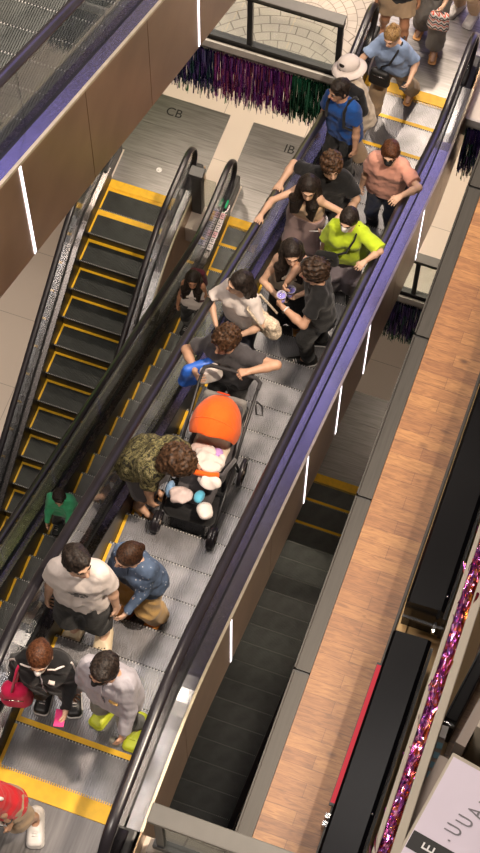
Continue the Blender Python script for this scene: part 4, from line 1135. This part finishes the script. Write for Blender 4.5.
cur = person('curly haired person in black T-shirt with hand on hip, behind the beige top woman', .37, 6.99, stepz(20)+.003, .2, 1.72, 'm', .08, 0, 0, (.25, .35), 'light', ('curly', 'curl'),
    dict(mat=K_black, loose=.034, hem=-.08, sleeve=.75), dict(mat=K_black), ('sneaker', L_black, L_white),
    world_hands=((.60, 6.80, -2.66), (-.075, 6.80, -2.337)), palm=(None, (0, 0, -1)), curl=(.7, .22), hint=((1, .3, -.1), (-.7, .6, -.3)))
pnk = person('person in salmon pink T-shirt and dark jeans with black mask on the right side', .82, 7.57, stepz(22)+.003, .0, 1.72, 'm', .06, 0, 0, (.1, .40), 'light', ('short', 'auburn'),
    dict(mat=K_pink, loose=.034, hem=-.09, sleeve=.72), dict(mat=K_jean), ('sneaker', L_black, L_black), mask=P_black,
    world_hands=((1.06, 7.18, -2.555), None), palm=((0, 0, -1), None), curl=(.25, .5))
blu = person('black haired man in royal blue T-shirt wearing a dark backpack', .13, 8.33, stepz(24)+.003, -.35, 1.74, 'm', .06, -.10, 0, (-.35, .40), 'mid', ('short', 'black'),
    dict(mat=K_blue, loose=.030, hem=-.09), dict(mat=K_black), ('sneaker', L_black, L_black),
    hands=((.26, -.12, .82), (-.24, -.14, .84)))
hat = person('person in white bucket hat and cream shirt beside the blue T-shirt man', .17, 8.72, stepz(25)+.003, -.85, 1.66, 'f', .14, -.22, 0, (-.2, .35), 'light', ('short', 'black'),
    dict(kind='long', mat=K_cream, loose=.040, hem=-.12, flare=.02), dict(mat=K_beige, kind='wide', loose=.02), ('sneaker', L_white, L_white),
    hands=((.18, -.20, .98), (-.22, -.16, .92)))
sky = person('woman in sky blue blouse and khaki trousers stepping onto the escalator top', .36, 9.42, stepz(26)+.003, -.10, 1.64, 'f', .16, -.05, 0, (-.05, .45), 'light', ('topknot', 'blond'),
    dict(mat=K_sky, loose=.032, hem=-.02, sleeve=.8, flare=.02), dict(mat=K_khaki, kind='wide', loose=.02), ('sandal', L_tan, L_tan),
    world_hands=((.60, 9.16, -3.55), (-.075, 9.02, -3.565)), palm=(None, (0, 0, -1)), curl=(.8, .22), feet=[(.16, .28, .010, .1), (-.14, -.18, 0, -.15)])
lg1 = person('bare legged person in brown shorts waiting on the landing, cut by the top frame', .12, 10.32, -H+.008, .3, 1.66, 'f', .05, 0, 0, (0, .3), 'tan', ('long', 'brown'),
    dict(mat=K_black, loose=.03), dict(kind='shorts', mat=K_khaki, cut=.6, loose=.04), ('sandal', L_tan, L_tan), feet=[(.11, -.22, 0, .25), (-.12, .10, 0, -.2)])
lg2 = person('person in grey trousers at the top landing carrying a zigzag bag', .50, 10.52, -H+.008, .05, 1.68, 'f', .05, 0, 0, (0, .3), 'light', ('long', 'black'),
    dict(mat=K_black, loose=.03), dict(kind='wide', mat=K_greyp, loose=.03), ('sandal', L_tan, L_tan), hands=((.14, -.24, .98), None), feet=[(.11, -.20, 0, .1), (-.11, .08, 0, -.1)])
lg3 = person('person in beige trousers and white shoes at the top right of the landing', .80, 10.98, -H+.008, -.3, 1.68, 'm', .03, 0, 0, (0, .3), 'light', ('short', 'black'),
    dict(mat=K_cream, loose=.03), dict(mat=K_beige, loose=.025), ('sneaker', L_white, L_white))
grl = person('black haired girl in white sleeveless top on the darker escalator', -1.50, 7.93, -H+stepz(22)+.003, .1, 1.50, 'f', .03, 0, 0, (.15, .45), 'tan', ('longfront', 'black'),
    dict(kind='tank', mat=K_white, loose=.016, hem=-.10), dict(mat=K_black), ('sneaker', L_black, L_white), hands=((.20, -.08, .72), (-.20, -.08, .72)))
kid = person('child in green long sleeved shirt on the darker escalator', -1.55, 4.02, -H+stepz(11)+.003, .15, 1.20, 'm', .12, 0, 0, (.2, .6), 'mid', ('short', 'black'),
    dict(kind='long', mat=K_green, loose=.030, hem=-.10, flare=.02), dict(mat=K_black), ('sneaker', L_black, L_white), hands=((.10, -.22, .62), (-.14, -.22, .60)))

# ---------------------------------------------------------------- worn and carried things
def soft(name, label, cat, prims, mat, noise=.006, freq=45, res=.008, planes=(), origin=(0, 0, 0)):
    r = tag(empty(name, origin), label, cat); o = np.array(origin, float)
    nz = lambda X, Y, Z: noise*wob(X, Y, Z, freq, len(label))
    bd = sdf_obj('bag_body' if 'bag' in cat or 'pack' in cat else 'body', prims, res, mat, r, nz, planes); return r, bd
def sub(p, o): return tuple(np.asarray(p, float)-np.asarray(o, float))
def bag(name, label, cat, P, c, size, mat, strap=None, strap_mat=None, noise=.006, freq=45):
    """soft bag centred at c (world), half sizes along figure's X, forward, up; strap: list of world points"""
    c = np.asarray(c, float); X, f = P['X'], P['f']; ux = vec(0, 0, 1)
    a, b, h = size
    r, bd = soft(name, label, cat, [Stad(tuple(-ux*(h-b)), tuple(ux*(h-b)), X, a-b, (a-b)*.85, b, b*.8, .02)], mat, noise, freq, .008, (), tuple(c))
    if strap:
        MB().tube([sub(p, c) for p in strap], .011, 6).build('strap', strap_mat or mat, r, smooth=True)
    MB().tube([tuple(X*t+f*b*1.0+ux*h*.55) for t in (-a*.6, 0, a*.6)], .004, 5).build('zip', M_chrome, r, smooth=True)
    return r
def strap_over(P, c, side, out=.03, top=None):
    """crossbody strap: from bag at c up across the chest to the shoulder on `side` and down the back"""
    s = P['s']; X, f, u = P['X'], P['f'], P['u']
    sh = P['sh']+X*side*.11*s+u*.075*s
    fr = P['ch']+X*side*.02*s+f*(.125*s+out+.02); lo = P['C']+u*.1*s-X*side*.10*s+f*(P['rp']+out+.01)
    bk = P['ch']+X*side*.03*s-f*(.125*s+out+.015); lb = P['C']+u*.08*s-X*side*.12*s-f*(P['rp']+out)
    q = np.asarray(c, float)
    return [q+vec(0, 0, .06), lo, fr, P['sh']+X*side*.085*s+f*(.085*s+out), sh, P['sh']+X*side*.085*s-f*(.085*s+out), bk, lb]
c = lim['C']+lim['X']*-.16+lim['f']*.20+vec(0, 0, .10)
bag('crossbody_bag', 'black crossbody bag hanging in front of the lime green T-shirt', 'bag', lim, c, (.13, .045, .10), K_black, strap_over(lim, c, 1, .045))
c = sky['C']+sky['X']*-.08+sky['f']*.23+vec(0, 0, .02)
bag('crossbody_bag', 'black leather crossbody bag hanging in front of the sky blue blouse', 'bag', sky, c, (.13, .045, .13), L_black, strap_over(sky, c, 1, .035))
c = jac['C']+jac['X']*-.22+jac['f']*.15+vec(0, 0, -.05)
bag('shoulder_bag', 'bright pinkish red bag hanging at the side of the black jacket woman', 'bag', jac, c, (.12, .08, .16), FB('cloth_crimson', (.72, .02, .10)),
    [c+vec(0, .04, .15), jac['so'][1]+vec(-.01, .06, .03), jac['so'][1]+vec(-.0, .0, .075), jac['so'][1]+vec(-.02, -.09, 0), c+vec(0, -.04, .15)])
K_crochet = plain('crochet_cream', (.70, .58, .44), .9, 0, .35, 60, .8)
c = bgw['C']+bgw['X']*.27+bgw['f']*.02+vec(0, 0, .16)
bag('tote_bag', 'cream crochet shoulder bag of the long haired woman in white', 'bag', bgw, c, (.17, .075, .13), K_crochet,
    [c+bgw['X']*.05+bgw['f']*.10+vec(0, 0, .09), bgw['so'][0]+bgw['f']*.09+bgw['X']*.01, bgw['so'][0]+vec(0, 0, .072), bgw['so'][0]-bgw['f']*.09+bgw['X']*.01, c+bgw['X']*.05-bgw['f']*.10+vec(0, 0, .09)], None, .010, 90)
K_bag = plain('bag_blue', (.03, .14, .62), .45, 0, .15, 12, .4)
c = pus['hand'][1]+vec(-.06, .10, -.12)
bg, bd = soft('shopping_bag', 'bright blue shopping bag held beside the stroller pusher', 'bag', [Stad((0, 0, -.12), (0, 0, .10), (.8, .6, 0), .13, .10, .06, .04, .02)], K_bag, .012, 40, .008, (), tuple(c))
MB().tube([(-.05, .0, .10), tuple(pus['hand'][1]-c+vec(0, 0, .01)), (.06, .03, .10)], .008, 6).build('handle', K_bag, bg, smooth=True)
sdf_obj('white_panel', [Stad((.10, .0, -.02), (.10, .0, .09), (.8, .6, 0), .05, .04, .066, .046, .02)], .008, K_white, bg)
c = lg2['hand'][0]+vec(.02, 0, -.20)
bag('tote_bag', 'red white and black zigzag patterned bag at the top of the picture', 'bag', lg2, c, (.13, .05, .15), K_zig, [c+vec(-.06, 0, .13), lg2['hand'][0]+vec(0, 0, .005), c+vec(.06, 0, .13)])
def backpack(P, label, mat):
    o = P['ch']-P['f']*.20; s = P['s']; X, f, u = P['X'], P['f'], P['u']
    r, bd = soft('backpack', label, 'backpack', [Stad(tuple(-u*.16*s), tuple(u*.13*s), tuple(X), .075*s, .06*s, .075*s, .06*s, .03), Stad(tuple(-u*.12-f*.05), tuple(u*.0-f*.05), tuple(X), .05, .05, .045, .04, .03)], mat, .005, 40, .008, (), tuple(o))
    for sg in (1, -1):
        pts = [P['ch']-f*.15*s+X*sg*.09*s+u*.08*s, P['sh']-f*.10*s+X*sg*.105*s+u*.03, P['sh']+X*sg*.105*s+u*.085*s, P['sh']+f*.105*s+X*sg*.11*s+u*.0, P['ch']+f*.145*s+X*sg*.12*s-u*.02, P['ch']+f*.09*s+X*sg*.165*s-u*.10*s, P['ch']-f*.12*s+X*sg*.13*s-u*.16*s]
        m = MB(); m.tube([sub(p, o) for p in pts], .017, 8); m.build('strap', mat, r, smooth=True)
    return r
backpack(blu, 'black backpack worn over the royal blue T-shirt', K_black)
backpack(grl, 'dark red backpack on the girl of the darker escalator', FB('cloth_maroon', (.10, .015, .03)))
# bucket hat
hh = hat; Mx = lambda a, b, c_: hh['Hc']+(hh['hx']*a-hh['hf']*b+hh['hu']*c_)*hh['hs']
r = tag(empty('bucket_hat', tuple(Mx(0, 0, .04))), 'white bucket hat on the head beside the blue T-shirt man', 'hat')
RHh = np.stack([hh['hx'], -hh['hf'], hh['hu']], 1); o = Mx(0, 0, .04)
sdf_obj('crown', [Ell(sub(Mx(0, .012, .06), o), (.104, .122, .10), RHh, .02)], .007, K_white, r, None, [(sub(Mx(0, 0, .03), o), tuple(-hh['hu']))])
br = MB(); pf = []
path = []
for k in range(25):
    a = 2*PI*k/24; d = hh['hx']*math.cos(a)*.9+hh['hf']*math.sin(a); path.append((tuple(sub(Mx(0, .012, .035), o)), tuple(d), tuple(hh['hu'])))
br.sweep([(.096, .0), (.19, -.05), (.19, -.058), (.094, -.010)], path, True, False); br.build('brim', K_white, r, smooth=True)
# cups
M_cupw = plain('cup_white', (.78, .74, .78), .4, 0, .04); M_lav = plain('drink_lavender', (.35, .30, .72), .35, 0, .1, 30); M_cupg = glass_mat('cup_lid', (.9, .9, .95), 1.3)
def cup(label, pos):
    r = tag(empty('iced_cup', tuple(pos)), label, 'cup')
    MB().lathe([(0, -.075), (.028, -.075), (.042, .055), (.046, .06), (.040, .06), (.038, .035), (0, .035)], seg=20).build('cup_body', M_cupw, r, smooth=True)
    MB().lathe([(0, .0365), (.0375, .0365)], seg=20).build('drink', M_lav, r)
    MB().lathe([(.044, .062), (.036, .078), (.008, .082), (.007, .081), (.035, .075), (.043, .060)], seg=20).build('lid', M_cupg, r, smooth=True)
    sl = MB(); sl.lathe([(.0325, -.05), (.0395, .015), (.0385, .015), (.0315, -.05)], seg=20); sl.build('sleeve', M_lav, r, smooth=True)
    MB().tube([(.0, 0, .03), (.012, -.006, .13)], .0035, 6).build('straw', M_white, r, smooth=True)
cup('iced drink cup with lavender top held by the woman in cream camisole', cpw['hand'][0]+cpw['hn'][0]*.018+vec(0, 0, .03))
cup('iced drink cup with lavender top held by the man in black', cpm['hand'][0]+cpm['hn'][0]*.018+vec(0, 0, .03))
def phone(label, pos, X, f, case):
    r = tag(empty('phone', tuple(pos)), label, 'phone'); n = unit(np.cross(X, f)); 
    m = MB(); m.sweep([(-.036, -.004), (.036, -.004), (.036, .004), (-.036, .004)], [(tuple(f*-.07), tuple(X), tuple(n)), (tuple(f*.07), tuple(X), tuple(n))]); m.build('case', case, r, bevel=.002)
    g = MB(); g.sweep([(-.033, .004), (.033, .004), (.033, .005), (-.033, .005)], [(tuple(f*-.066), tuple(X), tuple(n)), (tuple(f*.066), tuple(X), tuple(n))]); g.build('screen', M_gloss, r)
Z3 = vec(0, 0, 1)
phone('black phone held by the woman in cream camisole', cpw['hand'][1]+vec(0, 0, .015), cpw['X'], unit(cpw['f']+Z3*.5), M_black)
phone('pink phone in the hand of the black jacket woman', jac['hand'][0]+vec(0, 0, .01), jac['X'], unit(jac['f']+Z3*.4), FB('case_pink', (.75, .06, .22)))
phone('black phone in the hand of the sky blue blouse woman', sky['hand'][0]+vec(0, 0, .01), sky['X'], unit(sky['f']+Z3*.4), M_black)
phone('black device held by the child in green', kid['hand'][0]+vec(-.04, -.01, .01), kid['X'], unit(kid['f']+Z3*.3), M_black)
# snack on a stick, paper pouch, wrist things
r = tag(empty('snack_stick', tuple(crp['hand'][0]+vec(0, -.01, .03))), 'small yellow snack on a white stick held by the beige top woman', 'snack')
MB().tube([(-.10, -.02, -.03), (.03, .0, .01)], .004, 6).build('stick', M_white, r, smooth=True)
sdf_obj('snack', [Ell((.045, 0, .015), (.026, .022, .026), None, .01)], .006, K_lime, r)
c = gry['hand'][0]+vec(-.02, -.02, -.02)
bg, _ = soft('drawstring_pouch', 'small dark pouch held by the man in light grey jacket', 'pouch', [Ell((0, 0, -.05), (.05, .035, .06), None, .01)], K_sage, .004, 60, .007, (), tuple(c))
MB().tube([(0, 0, 0), (.02, .01, .02), (0, .0, .03)], .005, 6).build('cord', K_black, bg, smooth=True)
c = den['hand'][1]+vec(.05, -.02, 0)
bg, _ = soft('leather_pouch', 'tan leather pouch held in front by the denim shirt woman', 'pouch', [Stad((0, 0, -.04), (0, 0, .04), tuple(den['X']), .07, .07, .025, .02, .01)], L_tan, .003, 40, .007, (), tuple(c))
MB().tube([tuple(den['X']*t+vec(0, 0, .062)) for t in (-.06, 0, .06)], .004, 5).build('zip', M_chrome, bg, smooth=True)
def band(label, P, i, mat, r_=.034):
    w = P['wr'][i]; d = P['hd'][i]; e = unit(P['wr'][i]-P['el'][i]); c = w-e*.035; a = unit(np.cross(e, [0.3, .2, 1])); b = np.cross(e, a)
    o = tag(empty('wristwatch', tuple(c)), label, 'watch')
    MB().tube([tuple((a*math.cos(q)+b*math.sin(q))*r_) for q in [2*PI*k/14 for k in range(14)]], .007, 6, True).build('strap', mat, o, smooth=True)
    m = MB(); q = a if a[2] > 0 else -a
    m.sweep([(.016*math.cos(t), .016*math.sin(t)) for t in [2*PI*k/12 for k in range(12)]], [(tuple(q*.036), tuple(e), tuple(np.cross(q, e))), (tuple(q*.046), tuple(e), tuple(np.cross(q, e)))]); m.build('dial', M_chrome, o)
band('pale watch on the wrist of the man in black holding a cup', cpm, 0, M_white)
band('dark watch on the wrist of the person in red shirt', red, 0, M_black)

def lump(name, label, cat, c, r_, mat, am=.012, fq=55, part='cloth', extra=()):
    o = SW(c); r = tag(empty(name, tuple(o)), label, cat)
    nz = lambda X, Y, Z: am*wob(X, Y, Z, fq, len(label))
    q = [Ell((0, 0, 0), r_, RS, .03)]+[Ell(tuple(RS@np.array(e[0])), e[1], RS, .03) for e in extra]
    sdf_obj(part, q, .007, mat, r, nz); return r
lump('blanket', 'white crumpled baby blanket over the stroller front bar', 'blanket', (.06, -.12, .635), (.11, .10, .045), K_white, .024, 62, 'cloth', [((.05, -.13, -.07), (.10, .07, .05)), ((-.05, .10, .0), (.08, .09, .04)), ((.08, .05, -.02), (.05, .08, .03))])
lump('soft_toy', 'lilac plush piece beside the baby blanket under the canopy', 'toy', (.09, .03, .62), (.05, .05, .04), FB('plush_lilac', (.55, .33, .72)), .005, 60, 'plush')
lump('pillow', 'pale pillow lying in the seat below the orange canopy', 'pillow', (-.05, .06, .575), (.10, .09, .05), FB('pillow_pink', (.72, .55, .50)), .008, 50)
lump('towel', 'pinkish white towel bundle at the lower front of the stroller', 'towel', (-.09, -.33, .40), (.10, .09, .055), FB('towel_pink', (.70, .57, .55)), .022, 58)
lump('water_bottle_pouch', 'turquoise blue pouch among the white cloths in the stroller', 'pouch', (.065, -.32, .43), (.045, .07, .04), FB('pouch_turquoise', (.10, .42, .60)), .012, 60)
lump('cloth_bag', 'white cloth bag at the right front corner of the stroller', 'bag', (.14, -.40, .37), (.07, .095, .045), K_white, .020, 58)
lump('folded_cloth', 'light blue folded cloth hanging at the left front of the stroller', 'cloth', (-.20, -.26, .36), (.035, .07, .08), FB('cloth_pale_blue', (.22, .38, .62)), .008, 60)
# small printed patch on the grey jacket, jacket stripe

# white piping and badge on the black jacket, badge on the grey one, all sewn to their shirts
def sewn(P, name, pts, r_, mat):
    sh = [o for o in P['root'].children if o.name.split('.')[0] == 'shirt'][0]
    M = np.array(P['root'].rotation_euler.to_matrix()).T; o = np.array(P['root'].location)
    from mathutils.bvhtree import BVHTree
    q = []
    me = sh.data; bv = BVHTree.FromPolygons([v.co for v in me.vertices], [tuple(f.vertices) for f in me.polygons])
    for w in pts:
        l = Vector(M@(np.asarray(w, float)-o)); hit = bv.find_nearest(l); q.append(tuple(hit[0]+hit[1]*.003))
    MB().tube(q, r_, 6).build(name, mat, sh, smooth=True)
def lerp(a, b, n): return [np.asarray(a)+(np.asarray(b)-np.asarray(a))*i/(n-1) for i in range(n)]
for sg in (1, -1):
    sewn(jac, 'piping', lerp(jac['nb']+jac['f']*.09+jac['X']*sg*.05, jac['so'][0 if sg > 0 else 1]+jac['f']*.04+vec(0, 0, .05), 6)+lerp(jac['so'][0 if sg > 0 else 1]+jac['X']*sg*.05, jac['el'][0 if sg > 0 else 1]+jac['X']*sg*.05, 6), .0075, K_white)
sewn(jac, 'zip', lerp(jac['nb']+jac['f']*.12-jac['u']*.04, jac['C']+jac['f']*.2, 10), .0055, K_grey)
sewn(jac, 'badge', lerp(jac['ch']+jac['f']*.13+jac['X']*.05+jac['u']*.10, jac['ch']+jac['f']*.13+jac['X']*.09+jac['u']*.09, 3), .018, K_white)
sewn(gry, 'badge', lerp(gry['ch']+gry['f']*.14+gry['X']*.06+gry['u']*.02, gry['ch']+gry['f']*.14+gry['X']*.13+gry['u']*.03, 4), .017, K_tan)
sewn(red, 'badge', lerp(red['ch']-red['f']*.0+red['X']*.2+red['u']*.05, red['ch']+red['X']*.2+red['u']*.10, 3), .014, K_white)
sewn(pus, 'badge', lerp(pus['ch']+pus['f']*.13+pus['X']*.07+pus['u']*.05, pus['ch']+pus['f']*.13+pus['X']*.08+pus['u']*.06, 2), .010, K_white)

def patch(P, name, blobs, mat):
    """flat printed blobs laid on the front of the shirt: (across, up, radius)"""
    from mathutils.bvhtree import BVHTree
    sh = [o for o in P['root'].children if o.name.split('.')[0] == 'shirt'][0]
    M = np.array(P['root'].rotation_euler.to_matrix()).T; o = np.array(P['root'].location)
    bv = BVHTree.FromPolygons([v.co for v in sh.data.vertices], [tuple(f.vertices) for f in sh.data.polygons])
    g = MB(); d = Vector(M@(-P['f'])); r_ = np.random.RandomState(3)
    for bx, bz, rr in blobs:
        rings = []
        for q in (0.02, .35, .7, 1.0):
            ring = []
            for k in range(12):
                a = 2*PI*k/12; R_ = rr*q*(1+.25*math.sin(3*a+bx*90)+.15*math.sin(5*a+bz*70))
                w = P['ch']+P['u']*(bz+R_*math.sin(a))+P['X']*(bx+R_*math.cos(a))+P['f']*.5
                h = bv.ray_cast(Vector(M@(w-o)), d)
                ring.append(tuple(h[0]-d*.003) if h[0] else None)
            rings.append(ring)
        if any(v is None for ring in rings for v in ring): continue
        vs = [v for ring in rings for v in ring]
        fs = [(i*12+k, i*12+(k+1) % 12, (i+1)*12+(k+1) % 12, (i+1)*12+k) for i in range(3) for k in range(12)]
        g.add(vs, fs)
    if g.v: g.build(name, mat, sh)
patch(wht, 'shirt_print', [(-.02, -.03, .030), (.035, -.02, .028), (.0, .02, .026), (.05, .03, .018), (-.055, .0, .018), (.06, -.05, .016), (-.01, -.07, .02), (.03, -.075, .018), (.075, .0, .014)], P_print)

# ---------------------------------------------------------------- light
def area(name, loc, size, power, color, target=None, sy=None):
    l = bpy.data.lights.new(name, 'AREA'); l.energy = power; l.color = color; l.size = size
    if sy: l.shape = 'RECTANGLE'; l.size_y = sy
    o = bpy.data.objects.new(name, l); COL.objects.link(o); o.location = loc
    d = Vector(target)-Vector(loc) if target else Vector((0, 0, -1))
    o.rotation_euler = d.to_track_quat('-Z', 'Y').to_euler()
    return o
def spot(name, loc, target, power, color, ang=60, blend=0.4, r=0.12):
    l = bpy.data.lights.new(name, 'SPOT'); l.energy = power; l.color = color
    l.spot_size = math.radians(ang); l.spot_blend = blend; l.shadow_soft_size = r
    o = bpy.data.objects.new(name, l); COL.objects.link(o); o.location = loc
    o.rotation_euler = (Vector(target)-Vector(loc)).to_track_quat('-Z', 'Y').to_euler()
    return o
WARM = (1.0, 0.83, 0.66)
# ceiling lamps above and around the camera, with two fills added for deck reflections
for ix in range(4):
    for iy in range(4):
        area('ceiling_downlight', (-4.5+2.6*ix, 1.8+2.7*iy, 15.6), 0.38, 70, (1.0, .86, .74))
area('deck_reflection_fill', (-.9, 4.4, 15.9), 2.4, 330, (1.0, .92, .88))  # added soft area light, placed to whiten the lower steel decks
area('inner_deck_fill', (-9.5, -6.5, 15.0), 2.0, 420, (1.0, .84, .70), (-3, 6, -8))  # added area light, placed to show in the left escalator's inner decks
area('ceiling_lamp_near', (-1.5, -6.0, 15.5), 3.0, 1100, (1.0, .88, .78), (0, 2, -1))
area('ceiling_lamp_side', (5.5, 3.0, 12.5), 0.5, 2300, (1.0, .82, .64), (1.5, 3, -1))
area('ceiling_lamp_far', (-2.0, 14.0, 11.0), 2.5, 900, WARM, (0, 5, -3))
# downlights in the ceiling over each landing
for x in (-3.0, -1.0, 0.6, 2.4):
    spot('downlight_upper', (x, 11.6, -0.4), (x, 11.6, -H), 420, WARM, 100, .6)
    spot('downlight_middle', (x, 11.6, -H-0.5), (x, 11.3, -2*H), 260, WARM, 110, .6)
spot('rider_fill', (-.55, 2.4, -2.6), (-1.5, 4.1, -5.6), 130, WARM, 80, .7)  # added fill spots on the child and the girl, unseen sources
spot('rider_fill', (-.55, 6.2, -4.9), (-1.5, 7.9, -7.4), 120, WARM, 80, .7)
spot('step_tint_yellow', (-1.0, 7.0, 13.0), (.86, 1.0, -.1), 260, (1.0, .85, .10), 2.2, .5, .05)  # added narrow spots, tinting the lower steps like coloured screen light
spot('step_tint_blue', (-1.0, 7.0, 13.0), (.38, 1.05, -.1), 260, (.15, .6, 1.0), 2.6, .5, .05)
spot('step_tint_pink', (-1.0, 7.0, 13.0), (.50, .2, 0), 200, (1.0, .35, .3), 3.0, .5, .05)
spot('downlight_lower', (1.2, 11.8, -2*H-0.5), (1.0, 11.3, -3*H), 60, WARM, 110, .6)
spot('downlight_low_left', (-5.5, 8.5, -2*H), (-5.2, 9.0, -3*H), 250, WARM, 110, .6)
# coloured video wall at the far end of the hall
area('video_wall_violet', (1.3, 15.8, -1.8), 4.6, 150, (0.44, 0.38, 1.0), (1.3, 5, -1.8), 5.4)
area('video_wall_violet', (-4.6, 15.8, 5.5), 3.0, 110, (0.40, 0.32, 1.0), (-2, 5, 3), 3.4)
area('video_wall_yellow', (-2.5, 15.8, -2.0), 2.4, 70, (0.8, 0.75, 0.15), (-1, 5, -3), 5.0)
area('video_wall_green', (-6.6, 15.8, -6.5), 2.4, 40, (0.5, 0.9, 0.15), (-2.5, 7, -9), 3.0)
w = bpy.data.worlds.new('world'); SC.world = w; w.use_nodes = True
w.node_tree.nodes['Background'].inputs['Color'].default_value = (0.9, 0.75, 0.62, 1)
w.node_tree.nodes['Background'].inputs['Strength'].default_value = 0.035
SC.view_settings.view_transform = 'Standard'; SC.view_settings.look = 'None'
SC.view_settings.exposure = 0.0; SC.view_settings.gamma = 1.0; SC.view_settings.use_curve_mapping = False
